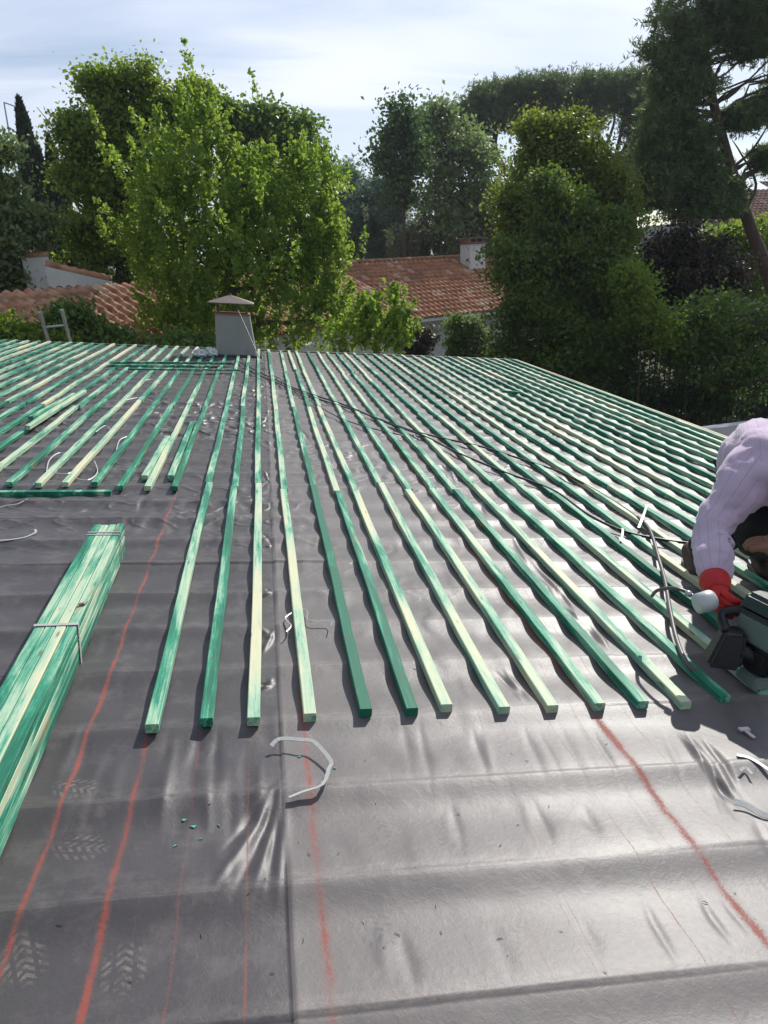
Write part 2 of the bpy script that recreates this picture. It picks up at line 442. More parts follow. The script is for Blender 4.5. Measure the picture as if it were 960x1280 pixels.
# walls stay vertical: built in world axes
iMR = MR.inverted()
def wallseg(u0, v0, u1, v1, th=.22):
    "a vertical wall whose top follows the underside of the roof"
    p = MR@Vector((u0, v0, -.235)); q = MR@Vector((u1, v1, -.235)); d = (q-p); d.z = 0; d.normalize(); n_ = Vector((-d.y, d.x, 0))*th/2
    top = [p-n_, q-n_, q+n_, p+n_]
    m2 = MB(); m2.add([iMR@Vector((v.x, v.y, 0)) for v in top]+[iMR@v for v in top], [(3, 2, 1, 0), (4, 5, 6, 7), (0, 1, 5, 4), (1, 2, 6, 5), (2, 3, 7, 6), (3, 0, 4, 7)])
    m2.build('wall', M_WHITE, house)
wallseg(-5.6, 10.9, 3.5, 10.9); wallseg(3.5, 10.7, 3.5, .1); wallseg(-5.6, 10.7, -5.6, .1); wallseg(-5.6, -.1, 3.5, -.1)
# chimney (part of the house)
cp = uv(296, 447); cu, cv = cp[0], cp[1]+.24
ch = MB(); up = iMR.to_3x3()@Vector((0, 0, 1))
def frust(mb, c, w0, w1, z0, z1, dy=1.0):
    vs_ = []
    for w, z in ((w0, z0), (w1, z1)):
        for sx, sy in ((-1, -1), (1, -1), (1, 1), (-1, 1)): vs_.append(Vector(c)+Vector((sx*w/2, sy*w/2*dy, 0))+up*z)
    mb.add(vs_, [(3, 2, 1, 0), (4, 5, 6, 7), (0, 1, 5, 4), (1, 2, 6, 5), (2, 3, 7, 6), (3, 0, 4, 7)])
cc = (cu, cv, 0)
frust(ch, cc, .55, .455, -.12, .55, .85)
chim = ch.build('chimney', M_GREY, house)
m2 = MB(); frust(m2, cc, .47, .47, .552, .575, .85); m2.build('coping', plain('red_coping', (.30, .12, .08), .8), chim)
m2 = MB(); frust(m2, cc, .70, .66, -.02, .035, .85); m2.build('flashing', M_BLACK, chim)
for sx in (-1, 1):
    for sy in (-1, 1):
        m2 = MB(); b = Vector(cc)+Vector((sx*.19, sy*.16, 0)); m2.tube([b+up*.57, b+up*.705], .012, 6)
        m2.build('bracket', M_CAP, chim)
m2 = MB(); b = Vector(cc)
base = [b+Vector((sx*.30, sy*.26, 0))+up*z for z in (.70, .712) for sx, sy in ((-1, -1), (1, -1), (1, 1), (-1, 1))]
m2.add(base+[b+up*.81], [(3, 2, 1, 0), (0, 1, 5, 4), (1, 2, 6, 5), (2, 3, 7, 6), (3, 0, 4, 7), (4, 5, 8), (5, 6, 8), (6, 7, 8), (7, 4, 8)])
m2.build('chimney_cap', M_CAP, chim)
apex = b+up*.82

# ------------------------------------------------------------------ BATTENS
BW, BH = .035, .027
def batten(u0, v0, u1, v1, g, name='batten', label='', grp=None, lift=0., follow=True, bw=BW, bh=BH, cat='batten', steps=None, w0=0., w1=0.):
    L = math.hypot(u1-u0, v1-v0); du, dv = (u1-u0)/L, (v1-v0)/L
    n = steps or (max(2, int(L/.028)) if follow else 1)
    s = np.linspace(0, L, n+1); U_ = u0+du*s; V_ = v0+dv*s
    ph = random.random()*9
    lat = .0022*np.sin(s*1.7+ph)+.0012*np.sin(s*4.3+ph*2)
    if follow: Wv = (.0115 if u0 > .3 else .0150)+.10*(wave(U_, V_)-.0075)+.0018*np.sin(V_*2.3+u0*9)
    else: Wv = np.linspace(w0, w1, n+1)
    hw = bw/2; c = .0022
    prof = [(-hw+c, 0), (hw-c, 0), (hw, c), (hw, bh-c), (hw-c, bh), (-hw+c, bh), (-hw, bh-c), (-hw, c)]
    vsx = []
    for i in range(n+1):
        for a, z in prof:
            vsx.append(((a+lat[i])*dv+du*s[i], (-(a+lat[i]))*du+dv*s[i], Wv[i]+z+lift))
    fs = []
    for i in range(n):
        for k in range(8):
            fs.append((i*8+k, i*8+(k+1) % 8, (i+1)*8+(k+1) % 8, (i+1)*8+k))
    fs.append(tuple(range(8))[::-1]); fs.append(tuple(n*8+k for k in range(8)))
    o = mesh_obj(name, vsx, [f[::-1] for f in fs], M_BAT, None, False, MR@Matrix.Translation((u0, v0, 0)))
    o.color = (g, g, g, 1)
    tag(o, label, cat, grp); return o
def tone(g): return 'deep green' if g > .62 else ('streaky mid green' if g > .40 else 'pale mint')
ORD = ['first', 'second', 'third', 'fourth', 'fifth', 'sixth', 'seventh', 'eighth', 'ninth', 'tenth', 'eleventh', 'twelfth', 'thirteenth', 'fourteenth', 'fifteenth', 'sixteenth',
       'seventeenth', 'eighteenth', 'nineteenth', 'twentieth', 'twenty-first', 'twenty-second', 'twenty-third', 'twenty-fourth', 'twenty-fifth', 'twenty-sixth', 'twenty-seventh', 'twenty-eighth', 'twenty-ninth', 'thirtieth', 'thirty-first', 'thirty-second', 'thirty-third', 'thirty-fourth', 'thirty-fifth', 'thirty-sixth']
ROW = ['front row', 'second row back', 'third row back', 'farthest row']
near = [(190, 915, .52), (257, 907, .86), (318, 905, .30), (386, 900, .28), (458, 895, .95), (516, 893, .92), (557, 888, .45), (629, 890, .38), (690, 888, .36), (748, 886, .48), (802, 884, .75), (856, 884, .42), (905, 876, .60)]
lines = []
for (x, y, g) in near:
    p = uv(x, y, .02); lines.append((p[0], p[1], g, 1))
u = lines[-1][0]
while u < UE-.20:
    u += random.uniform(.138, .152); lines.append((u, 1.80+random.uniform(-.02, .02) if u < 1.62 else 1.9+random.uniform(-.03, .03), None, 1))
u = -.463
left = []
for x in (218, 184, 150): p = uv(x, 612, .02); left.append((p[0], p[1]))
while left[-1][0] > -4.2: left.append((left[-1][0]-random.uniform(.138, .15), 4.04+random.uniform(-.03, .03)))
for (a, b_) in left: lines.append((a, b_, None, 0))
lines.sort()
seam_u = .058
rs = [l for l in lines if l[0] > seam_u]; ls = [l for l in lines if l[0] <= seam_u][::-1]
GB = 'green roof battens laid in parallel lines'
for side, arr in (('right', rs), ('left', ls)):
    for k, (u0, v0, g0, f) in enumerate(arr):
        jn = [v0, 4.03+random.uniform(-.12, .12), 6.45+random.uniform(-.2, .2), 8.9+random.uniform(-.2, .2), VE-.03]
        if v0 > 3: jn = [v0]+jn[2:]
        off0 = 0.
        for r in range(len(jn)-1):
            g = g0 if (r == 0 and g0 is not None) else random.choice((.30, .42, .5, .58, .68, .78, .9))
            row = r if v0 < 3 else r+1
            sh = 0 if r == 0 else random.uniform(-.006, .006)
            lab = '%s batten in the %s, %s line %s of the membrane seam' % (tone(g), ROW[row], ORD[k], side)
            batten(u0+sh+off0, jn[r], u0+sh+random.uniform(-.006, .006), jn[r+1]-.004, g, label=lab, grp=GB)
# blocks of chimney: battens under it simply stop at the chimney face -> crosswise and loose battens
def pxb(x0, y0, x1, y1, g, label, lift, name='batten', bh=BH, bw=BW, wl_=.026, cat='batten'):
    p = uv(x0, y0, wl_+.01); q = uv(x1, y1, wl_+.01)
    return batten(p[0], p[1], q[0], q[1], g, name, label, 'loose battens lying on the roof', wl_+lift, False, bw, bh, cat)
pxb(-60, 617, 139, 616, .85, 'dark green loose batten lying crosswise at the ends of the left battens', -.012, wl_=.014, bh=.034)
pxb(137, 455, 292, 456, .85, 'dark green loose batten lying crosswise nearest the chimney foot', .014)
pxb(137, 459, 262, 460, .7, 'short green loose batten lying crosswise in front of the chimney one', .014)
pxb(160, 463, 300, 464, .9, 'thin dark batten lying crosswise third from the chimney foot', .014, bh=.018)
pxb(180, 597, 209, 547, .6, 'short thick green offcut between left battens, with dark end near the crosswise batten', -.01, bh=.034)
pxb(213, 597, 241, 529, .7, 'longer green offcut leaning beside left batten, right one of the offcut pair', -.01, bh=.034)
pxb(34, 538, 106, 492, .38, 'pale loose batten offcut on top of the far left battens', .014, bh=.03)
pxb(38, 526, 92, 496, .65, 'green loose batten offcut lying behind the pale one at far left', .014, bh=.03)
pxb(628, 491, 648, 493, .9, 'tiny dark batten scrap lying across the far right battens', .014)

# ------------------------------------------------------------------ BUNDLE OF BATTENS
pf = uv(137, 660, .13); pn = uv(-60, 890, .13)
# top surface is 4 battens wide, 5 layers high
fl = uv(117, 658, .13); fr = uv(153, 662, .13); nl = uv(0, 862, .13)
dirv = Vector((nl[0]-fl[0], nl[1]-fl[1], 0)); dirv.normalize()
side = Vector((-dirv.y, dirv.x, 0))
if side.x < 0: side = -side
wid = (fr[0]-fl[0])
Lb = 2.45
bundle = empty('batten_bundle', MR@Matrix.Translation((fl[0], fl[1], .0)))
tag(bundle, 'strapped bundle of new green battens lying at the left edge on the membrane', 'batten bundle')
nb, nl_ = 4, 5
bw_ = wid/nb; bh_ = .026
for i in range(nb):
    for j in range(nl_):
        m2 = MB()
        s0 = random.uniform(-.012, .012); c0 = side*(bw_*(i+.5))+dirv*s0
        x, y = side, dirv
        h0 = .010+j*bh_
        tilt = random.uniform(-.002, .002)
        a = c0-side*(bw_/2-.0012)+Vector((0, 0, h0)); b2 = c0+side*(bw_/2-.0012)+Vector((0, 0, h0))
        vsb = []
        for z in (0, bh_-.0012):
            for e, q in ((0, a), (0, b2), (1, b2), (1, a)): vsb.append(q+dirv*(Lb*e)+Vector((0, 0, z+tilt*e)))
        bm = bmesh.new(); vv = [bm.verts.new(v) for v in vsb]
        for f in ((0, 1, 2, 3), (7, 6, 5, 4), (0, 4, 5, 1), (1, 5, 6, 2), (2, 6, 7, 3), (3, 7, 4, 0)): bm.faces.new([vv[k] for k in f])
        bmesh.ops.recalc_face_normals(bm, faces=bm.faces)
        bmesh.ops.bevel(bm, geom=list(bm.edges), offset=.0018, segments=1, affect='EDGES')
        me = bpy.data.meshes.new('batten'); bm.to_mesh(me); bm.free(); me.materials.append(M_BAT)
        o = bpy.data.objects.new('batten', me); link(o, bundle); g = random.choice((.45, .55, .62, .72, .8)) if not (i == 3 and j == 4) else .8
        o.color = (g, g, g, 1)
def band(parent, s, w=.012):
    m2 = MB(); W = wid; T = .010+nl_*bh_
    pts = [(-.001, .008), (-.001, T+.0006), (W+.001, T+.0006), (W+.001, .008)]
    vsx = []
    for e in (0, 1):
        for t_ in (0, .0015):
            for k, (a, z) in enumerate(pts):
                oa = -t_ if k < 2 else t_; oz = t_ if k in (1, 2) else 0
                vsx.append(side*(a+oa)+dirv*(s+w*e)+Vector((0, 0, z+oz)))
    fs = []
    for k in range(3):
        fs += [(4+k, 4+k+1, 12+k+1, 12+k), (k, 8+k, 8+k+1, k+1), (k, k+1, 5+k, 4+k), (8+k, 12+k, 13+k, 9+k)]
    m2.add(vsx, fs); return m2.build('strap', M_STRAP, parent)
band(bundle, .10, .008); band(bundle, .13, .006); band(bundle, .92, .014)
m2 = MB(); c = Vector(uv(104, 755, .14)); k = random.Random(4)
tor = [Vector((k.uniform(-.016, .016), k.uniform(-.02, .02), 0)) for _ in range(7)]
tor.sort(key=lambda q: math.atan2(q.y, q.x))
m2.add([c+q+Vector((0, 0, .004+.006*k.random())) for q in tor]+[c+q*.9+Vector((0, 0, .001)) for q in tor], [tuple(range(7)), tuple(range(13, 6, -1))]+[(i, 7+i, 7+(i+1) % 7, (i+1) % 7) for i in range(7)])
o = m2.build('paper_tag', plain('torn_paper', (.32, .24, .22), .8, .4, 60), None, False, MR); tag(o, 'torn brownish paper scrap lying on top of the batten bundle', 'paper scrap')

# ------------------------------------------------------------------ CABLES, STRAPS, SCRAPS
def onroof(pts, w): return [Vector(uv(x, y, w)) for x, y in pts]
def cable(name, pts, r, mat, label, lift=.036, cat='cable', pre=None, lifts=None):
    P_ = [Vector(uv(x, y, (lifts[i] if lifts else lift))) for i, (x, y) in enumerate(pts)]
    if pre: P_ = pre+P_
    m2 = MB(); m2.tube(spline(P_, 8), r, 8)
    o = m2.build(name, mat, None, True, MR); tag(o, label, cat); return o
cable('cable', [(298, 452), (330, 468), (375, 488), (430, 506), (482, 528), (530, 545), (570, 565), (630, 590), (690, 612), (735, 643), (780, 664), (830, 675), (872, 680)], .0075, M_BLACK,
      'black cable from the chimney foot, the lower of two crossing the right battens')
cable('cable', [(302, 460), (340, 476), (390, 496), (450, 515), (505, 535), (545, 546), (600, 558), (655, 575), (705, 592), (760, 622), (800, 650), (818, 676)], .007, M_BLACK,
      'black cable from the chimney foot, the upper of two crossing the right battens')
cable('hose', [(797, 646), (812, 662), (824, 700), (832, 730), (838, 765), (846, 800), (858, 828), (876, 846)], .0085, M_HOSE, 'grey brown air hose hanging down across battens left of the worker', .036, 'hose', lifts=[.04, .05, .048, .048, .048, .046, .044, .02])
cable('guy_wire', [(330, 458), (352, 475), (420, 520), (505, 545)], .005, M_HOSE, 'thin brown wire running from the chimney cap down across the roof', .036, 'wire', pre=[apex, apex.lerp(Vector(uv(330, 458, .036)), .4)])
def strapp(name, pts, w, label, mat=M_STRAP, wl_=.02, curl=0., cat='strap', group=None, n=5):
    P_ = spline([Vector(uv(x, y, wl_))+Vector((0, 0, (zz[0] if zz else 0))) for (x, y, *zz) in pts], n)
    m2 = MB(); vs_ = []; fs = []
    for i, p in enumerate(P_):
        t_ = (P_[min(i+1, len(P_)-1)]-P_[max(i-1, 0)]).normalized(); s_ = Vector((-t_.y, t_.x, curl)).normalized()*w/2
        for q, z in ((-1, 0), (1, 0), (1, .0015), (-1, .0015)): vs_.append(p+s_*q+Vector((0, 0, z)))
    for i in range(len(P_)-1):
        for k_ in range(4): fs.append((i*4+k_, i*4+(k_+1) % 4, (i+1)*4+(k_+1) % 4, (i+1)*4+k_))
    fs += [(3, 2, 1, 0), tuple((len(P_)-1)*4+k_ for k_ in range(4))]
    m2.add(vs_, fs); o = m2.build(name, mat, None, False, MR); tag(o, label, cat, group); return o
GS = 'pieces of cut strapping on the roof'
strapp('strap', [(339, 933, .0), (350, 927, .008), (378, 930, .012), (393, 933, .012), (413, 956, .012), (411, 966, .012), (403, 986, .012), (380, 992, .006), (361, 997, .0)], .011, 'grey white strap bent into an open hexagon beside the seam', curl=.3, group=GS, n=3)
strapp('strap', [(358, 790), (364, 782), (357, 772), (375, 762), (384, 764), (386, 776), (412, 777), (414, 783)], .005, 'thin bent strap looped over the third batten right of seam', wl_=.032, curl=.5, group=GS, n=4)
strapp('strap', [(-10, 676), (10, 675), (30, 672), (44, 666), (44, 662)], .010, 'white strap end at the left edge above the bundle', group=GS, n=3)
strapp('strap', [(-5, 636), (8, 632), (22, 630), (34, 624)], .006, 'thin pale strap curl just under the crosswise batten at far left', group=GS)
strapp('strap', [(921, 944), (935, 947), (950, 955), (968, 968)], .012, 'pale strap lying in the shadow of the worker', group=GS)
strapp('strap', [(918, 1002), (935, 1008), (955, 1019), (975, 1022)], .016, 'broad grey strap end at the right edge below the shadow', group=GS, curl=.4)
strapp('strap', [(925, 964), (932, 960), (940, 968)], .008, 'small curled strap bit on the edge of the puckered membrane', group=GS, curl=.4)
strapp('strap', [(776, 680, .02), (777, 668, .03), (770, 664, .01)], .010, 'short white strap standing up by the lower black cable', group=GS, wl_=.03)
strapp('strap', [(798, 662, .01), (803, 652, .035), (807, 641, .04)], .012, 'white strap tied around the upper black cable', group=GS, wl_=.03)
for i, pts in enumerate(([(42, 606), (60, 592), (85, 592), (98, 584)], [(58, 592), (62, 575), (75, 566), (90, 570)], [(120, 540), (132, 532), (140, 540)], [(88, 596), (110, 600), (122, 590), (118, 576)], [(158, 500), (175, 497), (190, 501)], [(175, 478), (190, 474), (200, 480)], [(145, 565), (150, 550), (162, 545)])):
    strapp('strap', pts, .006, ['thin curl of white strapping by the crosswise batten on the left', 'looping white strapping between the leftmost visible batten ends', 'small strap curl between mid left battens', 'open loop of white strapping left of the offcut pair', 'thin strap lying among the left battens below the chimney', 'faint strap curl nearest the chimney among left battens', 'short hooked strap between battens left of the offcut pair'][i], group=GS, wl_=.028, curl=.6)
# white T shaped scrap
m2 = MB(); c = Vector(uv(934, 916, .016)); ang = -.5
for a, b2, w in (((-.016, .014), (.016, .014), .014), ((0, .014), (.004, -.026), .011)):
    p = Vector((a[0], a[1], 0)); q = Vector((b2[0], b2[1], 0)); t_ = (q-p).normalized(); n_ = Vector((-t_.y, t_.x, 0))*w/2
    z = .002 if w > .012 else .0
    m2.add([c+p-n_, c+q-n_, c+q+n_, c+p+n_]+[c+x+Vector((0, 0, .003+z)) for x in (p-n_, q-n_, q+n_, p+n_)], [(3, 2, 1, 0), (4, 5, 6, 7), (0, 1, 5, 4), (1, 2, 6, 5), (2, 3, 7, 6), (3, 0, 4, 7)])
o = m2.build('plastic_clip', plain('pale_plastic', (.55, .47, .45), .6), None, False, MR); tag(o, 'pale T shaped plastic clip lying in the shadow of the worker', 'clip')
# splinters / needles
GN = 'splinters and needles scattered on the membrane'
spl = [(500, 1173, 'a'), (250, 1172, 'd'), (225, 1028, 'g'), (262, 1031, 'w'), (285, 1040, 'g2'), (372, 1052, 'd2')]
M_CHIP = plain('dark_chip', (.09, .07, .05), .8); M_CHIPL = plain('pale_chip', (.50, .42, .28), .8); M_CHIPG = plain('green_chip', (.10, .42, .28), .7)
chips = [(500, 1173), (552, 1172), (623, 1065), (575, 1020), (470, 1008), (545, 1137), (633, 1203), (703, 1170), (757, 1227), (620, 1180), (686, 1012), (645, 1035), (660, 958), (885, 1132), (756, 935), (478, 1190), (920, 1120),
         (373, 1058), (378, 1182), (388, 1076), (422, 1075), (455, 1157), (252, 1173), (165, 1232), (343, 1222), (308, 1125), (330, 1106), (79, 1160), (455, 955), (640, 948), (520, 840), (610, 870), (470, 780), (660, 850), (215, 820)]
for i, (x, y) in enumerate(chips):
    m2 = MB(); p = Vector(uv(x, y)); hh = hz(p.x, p.y)+.0018; a = random.uniform(0, 3.14); L = random.uniform(.005, .014); b3 = random.uniform(-.3, .3)
    pts = [Vector((0, 0, 0))]; 
    for j in range(3): pts.append(pts[-1]+Vector((math.cos(a+j*b3), math.sin(a+j*b3), 0))*L/3)
    m2.tube(pts, [.0004, .0008, .0007, .0003], 5)
    mt, lb = random.choice(((M_CHIP, 'dark'), (M_CHIPL, 'pale'), (M_CHIP, 'dark')))
    o = m2.build('wood_splinter', mt, None, True, MR@Matrix.Translation((p.x, p.y, hh)))
    tag(o, 'tiny %s splinter lying on the grey roof membrane' % lb, 'splinter', GN+' '+lb)
for i, (x, y) in enumerate([(275, 1033), (262, 1010), (229, 1027), (219, 1059), (242, 1035), (374, 949), (418, 966), (251, 1049)]):
    m2 = MB(); p = Vector(uv(x, y)); hh = hz(p.x, p.y)+.001; s = random.uniform(.003, .007)
    q = [Vector((random.uniform(-1, 1)*s*1.6, random.uniform(-1, 1)*s, 0)) for _ in range(5)]; q.sort(key=lambda w: math.atan2(w.y, w.x))
    m2.add(q+[w*.8+Vector((0, 0, .0022)) for w in q], [(4, 3, 2, 1, 0), (5, 6, 7, 8, 9)]+[(k_, (k_+1) % 5, 5+(k_+1) % 5, 5+k_) for k_ in range(5)])
    o = m2.build('wood_chip', M_CHIPG if i != 1 else M_STRAP, None, False, MR@Matrix.Translation((p.x, p.y, hh)))
    if i == 1: tag(o, 'white chip among the green wood chips left of the seam', 'wood chip')
    else: tag(o, 'small green wood chip lying on the membrane near the seam', 'wood chip', 'green wood chips near the seam')
# white bits at the chimney foot
rk = random.Random(3)
M_BAG = plain('white_plastic_film', (.62, .66, .66), .35, .2, 30)
for (x, y, lb, s) in ((250, 441, 'crumpled white plastic bag left of the chimney foot, the farther left one', .085), (264, 440, 'crumpled white plastic bag touching the left side of the chimney foot', .09)):
    bm = bmesh.new(); bmesh.ops.create_icosphere(bm, subdivisions=3, radius=1)
    for v in bm.verts:
        d = v.co.normalized(); k_ = .7+.5*abs(math.sin(d.x*7+d.y*5+s*50))*abs(math.cos(d.z*6-d.x*4))
        v.co = Vector((d.x*s*k_, d.y*s*k_, max(0, d.z*s*k_*.9+.02)))
    me = bpy.data.meshes.new('plastic_bag'); bm.to_mesh(me); bm.free(); me.materials.append(M_BAG)
    o = bpy.data.objects.new('plastic_bag', me); link(o); p = uv(x, y+4, .03); o.matrix_world = MR@Matrix.Translation((p[0], p[1], .03)); tag(o, lb, 'plastic bag')
# ladder against the far verge
lad = empty('ladder'); tag(lad, 'aluminium ladder whose top end sticks up over the far left roof edge', 'ladder')
YL = 11.45
A0, A1 = far(50, 390, YL), far(77, 387, YL)
for q in (A0, A1):
    m2 = MB(); bot = Vector((q[0]+.12, q[1]+1.0, 0.)); top = Vector(q)
    m2.tube([bot, top], .028, 6); m2.build('ladder_rail', M_STEEL, lad)
for k_ in range(12):
    f = 1-.02-.0785*k_
    a = Vector((A0[0]+.12, A0[1]+1., 0)).lerp(Vector(A0), f-.03); b2 = Vector((A1[0]+.12, A1[1]+1., 0)).lerp(Vector(A1), f-.03)
    m2 = MB(); m2.tube([a, b2], .018, 6); m2.build('rung', M_STEEL, lad)

# ------------------------------------------------------------------ WORKER
def skin(name, pts, edges, rad, mat, parent=None, sub=2, root=0, disp=None):
    me = bpy.data.meshes.new(name+'_cage'); me.from_pydata([tuple(p) for p in pts], edges, []); me.update()
    o = bpy.data.objects.new(name+'_cage', me); link(o)
    mod = o.modifiers.new('s', 'SKIN'); mod.use_smooth_shade = True
    for i, r in enumerate(rad):
        v = me.skin_vertices[0].data[i]; v.radius = (r, r) if not isinstance(r, tuple) else r; v.use_root = (i == root)
    sb = o.modifiers.new('d', 'SUBSURF'); sb.levels = sub; sb.render_levels = sub
    dg = bpy.context.evaluated_depsgraph_get(); dg.update()
    nm = bpy.data.meshes.new_from_object(o.evaluated_get(dg)); nm.name = name
    bpy.data.objects.remove(o); bpy.data.meshes.remove(me)
    if disp: 
        for v in nm.vertices: v.co = disp(v.co.copy(), v.normal)
    nm.materials.clear(); nm.materials.append(mat)
    nm.polygons.foreach_set('use_smooth', [True]*len(nm.polygons))
    r = bpy.data.objects.new(name, nm); link(r, parent); return r
def q3(x, y, t): return Vector(at(x, y, t))
M_SKIN = plain('skin', (.30, .15, .09), .55, .15, 30)
M_TROU = plain('dark_trousers', (.012, .012, .014), .85, .3, 30)
M_BOOT = plain('worn_brown_boot', (.06, .03, .022), .7, .4, 40)
M_GLOVE = plain('red_glove', (.45, .010, .007), .6, .25, 60)
m, nt = newmat('striped_shirt'); t = NT(nt); o_ = t.obj()
uvn = t.n('ShaderNodeAttribute'); uvn.attribute_name = 'stripe'; st_f = uvn.outputs['Fac']
w1 = t.m('SINE', t.m('MULTIPLY', st_f, 2*math.pi/.0065)); w2 = t.m('SINE', t.m('MULTIPLY', st_f, 2*math.pi/.034))
f = t.m('ADD', t.m('MULTIPLY', t.m('GREATER_THAN', w1, .25), .55), t.m('MULTIPLY', t.m('GREATER_THAN', w2, .9), .5))
col = t.mix(f, (.60, .48, .60), (.43, .31, .44)); col = t.mix(t.m('MULTIPLY', t.noise(o_, 14, 4), .4), col, (.50, .38, .50))
t.out(t.bsdf(col, .85, 0, t.bump(t.noise(o_, 26, 4), .35, .01), .2, Sheen_Weight=.3)); M_SHIRT = m
person = empty('person', MR@Matrix.Translation(q3(930, 700, 3.0)*1.0)); 
tag(person, 'person bending over in striped lilac shirt and dark trousers with red glove, using the tool', 'person')
PL = (MR@Matrix.Translation(q3(930, 700, 3.0))).inverted()@MR
def pp(x, y, t): return PL@q3(x, y, t)
def pf_(u_, v_, w_): return PL@Vector((u_, v_, w_))
foot = [uv(876, 724), uv(948, 716)]
hipc = q3(955, 606, 3.16)
hR, hL = q3(932, 602, 3.13), q3(985, 612, 3.12)
sR, sL = q3(936, 596, 2.64), q3(1040, 600, 2.62)
chest = q3(985, 572, 2.72); spine = q3(955, 572, 2.96); neck = q3(1010, 600, 2.52); head = q3(1045, 640, 2.42)
eR, wR = q3(889, 664, 2.62), q3(893, 728, 2.46)
eL, wL = q3(1045, 680, 2.58), q3(985, 690, 2.60)
kR = q3(925, 660, 2.95); kL = q3(935, 668, 2.86)
aR = Vector((foot[0][0]+.02, foot[0][1]+.10, .11)); aL = Vector((foot[1][0]+.02, foot[1][1]+.02, .11))
tl = lambda v: PL@v
J = [hipc, spine, chest, neck, head, sR, eR, wR, sL, eL, wL, hR, kR, aR, hL, kL, aL]
E_ = [(0, 1), (1, 2), (2, 3), (3, 4), (2, 5), (5, 6), (6, 7), (2, 8), (8, 9), (9, 10), (0, 11), (11, 12), (12, 13), (0, 14), (14, 15), (15, 16)]
Rr = [.13, .12, .13, .055, .095, .055, .042, .03, .055, .042, .03, .085, .058, .042, .085, .058, .042]
skin('body', [tl(j) for j in J], E_, Rr, M_SKIN, person)
from mathutils import noise as mnoise
def folds_(co, n):
    d = .024*mnoise.noise(Vector((co.x*9, co.y*9, co.z*13)))+.022*(.42-abs(mnoise.noise(Vector((co.x*16+3, co.y*16, co.z*30)))))
    return co+Vector(n)*d
mid = lambda a, b, f: a.lerp(b, f)
Sj = [mid(hipc, spine, .25), spine, chest, mid(chest, neck, .55), sR, mid(sR, eR, .5), eR, mid(eR, wR, .55), mid(eR, wR, .97), sL, eL, mid(eL, wL, .8), mid(chest, sR, .6)]
Se = [(0, 1), (1, 2), (2, 3), (2, 12), (12, 4), (4, 5), (5, 6), (6, 7), (7, 8), (2, 9), (9, 10), (10, 11)]
Sr = [.175, .190, .185, .085, .098, .072, .063, .058, .046, .09, .065, .045, .135]
shirt = skin('shirt', [tl(j) for j in Sj], Se, Sr, M_SHIRT, person, 3, 2, folds_)
# stripe coordinate: around each limb axis so the stripes run along torso and sleeve
me = shirt.data; att = me.attributes.new('stripe', 'FLOAT', 'POINT')
segs = [(tl(hipc), tl(chest)), (tl(chest), tl(neck)), (tl(sR), tl(eR)), (tl(eR), tl(wR)), (tl(sL), tl(eL))]
vals = []
for v in me.vertices:
    best = None
    for k_, (a, b) in enumerate(segs):
        d = b-a; t_ = max(0, min(1, (v.co-a).dot(d)/d.length_squared)); dist = (v.co-(a+d*t_)).length*(.6 if k_ < 2 else 1)
        if best is None or dist < best[0]: best = (dist, k_, v.co-(a+d*t_), d.normalized())
    _, k_, rel, ax = best
    if k_ < 2:
        side_ = ax.cross(Vector((0, 0, 1))).normalized(); vals.append(rel.dot(side_))
    else:
        s1 = ax.cross(Vector((.3, .8, .2))).normalized(); s2 = ax.cross(s1); vals.append(math.atan2(rel.dot(s2), rel.dot(s1))*.065)
att.data.foreach_set('value', vals)
Tj = [mid(hipc, spine, .30), hR, mid(hR, kR, .5), kR, mid(kR, aR, .5), aR+Vector((0, 0, -.01)), hL, mid(hL, kL, .5), kL, mid(kL, aL, .5), aL+Vector((0, 0, -.01))]
Te = [(0, 1), (1, 2), (2, 3), (3, 4), (4, 5), (0, 6), (6, 7), (7, 8), (8, 9), (9, 10)]
def tfold(co, n): return co+Vector(n)*.016*mnoise.noise(co*14)
skin('trousers', [tl(j) for j in Tj], Te, [.135, .120, .105, .082, .07, .066, .125, .105, .082, .07, .066], M_TROU, person, 2, 0, tfold)
for _ft, an in ((foot[0], aR), (foot[1], aL)):
    h_ = Vector((an.x, an.y+.03, .045)); tdir = Vector((-.35, -1, 0)).normalized()
    pts = [Vector((an.x, an.y, .13)), Vector((an.x, an.y+.02, .055)), h_+tdir*.10, h_+tdir*.2+Vector((0, 0, -.005)), h_+Vector((0, .02, 0))]
    b_ = skin('boot', [tl(p) for p in pts], [(0, 1), (1, 2), (2, 3), (1, 4)], [.055, .048, (.048, .042), (.042, .034), .04], M_BOOT, person, 2, 1)
    m2 = MB()
    outl = [(-.035, .055), (.035, .055), (.045, -.02), (.048, -.14), (.03, -.235), (-.03, -.235), (-.048, -.14), (-.042, -.02)]
    R_ = Matrix.Rotation(-.33, 4, 'Z')
    vv = [tl(Vector((an.x, an.y+.01, 0))+(R_@Vector((a, b2, 0)))+Vector((0, 0, z_))) for z_ in (.002, .028) for a, b2 in outl]
    m2.add(vv, [tuple(range(8)), tuple(range(15, 7, -1))]+[(i, 8+i, 8+(i+1) % 8, (i+1) % 8)[::-1] for i in range(8)]); m2.build('sole', M_BLACK, b_)
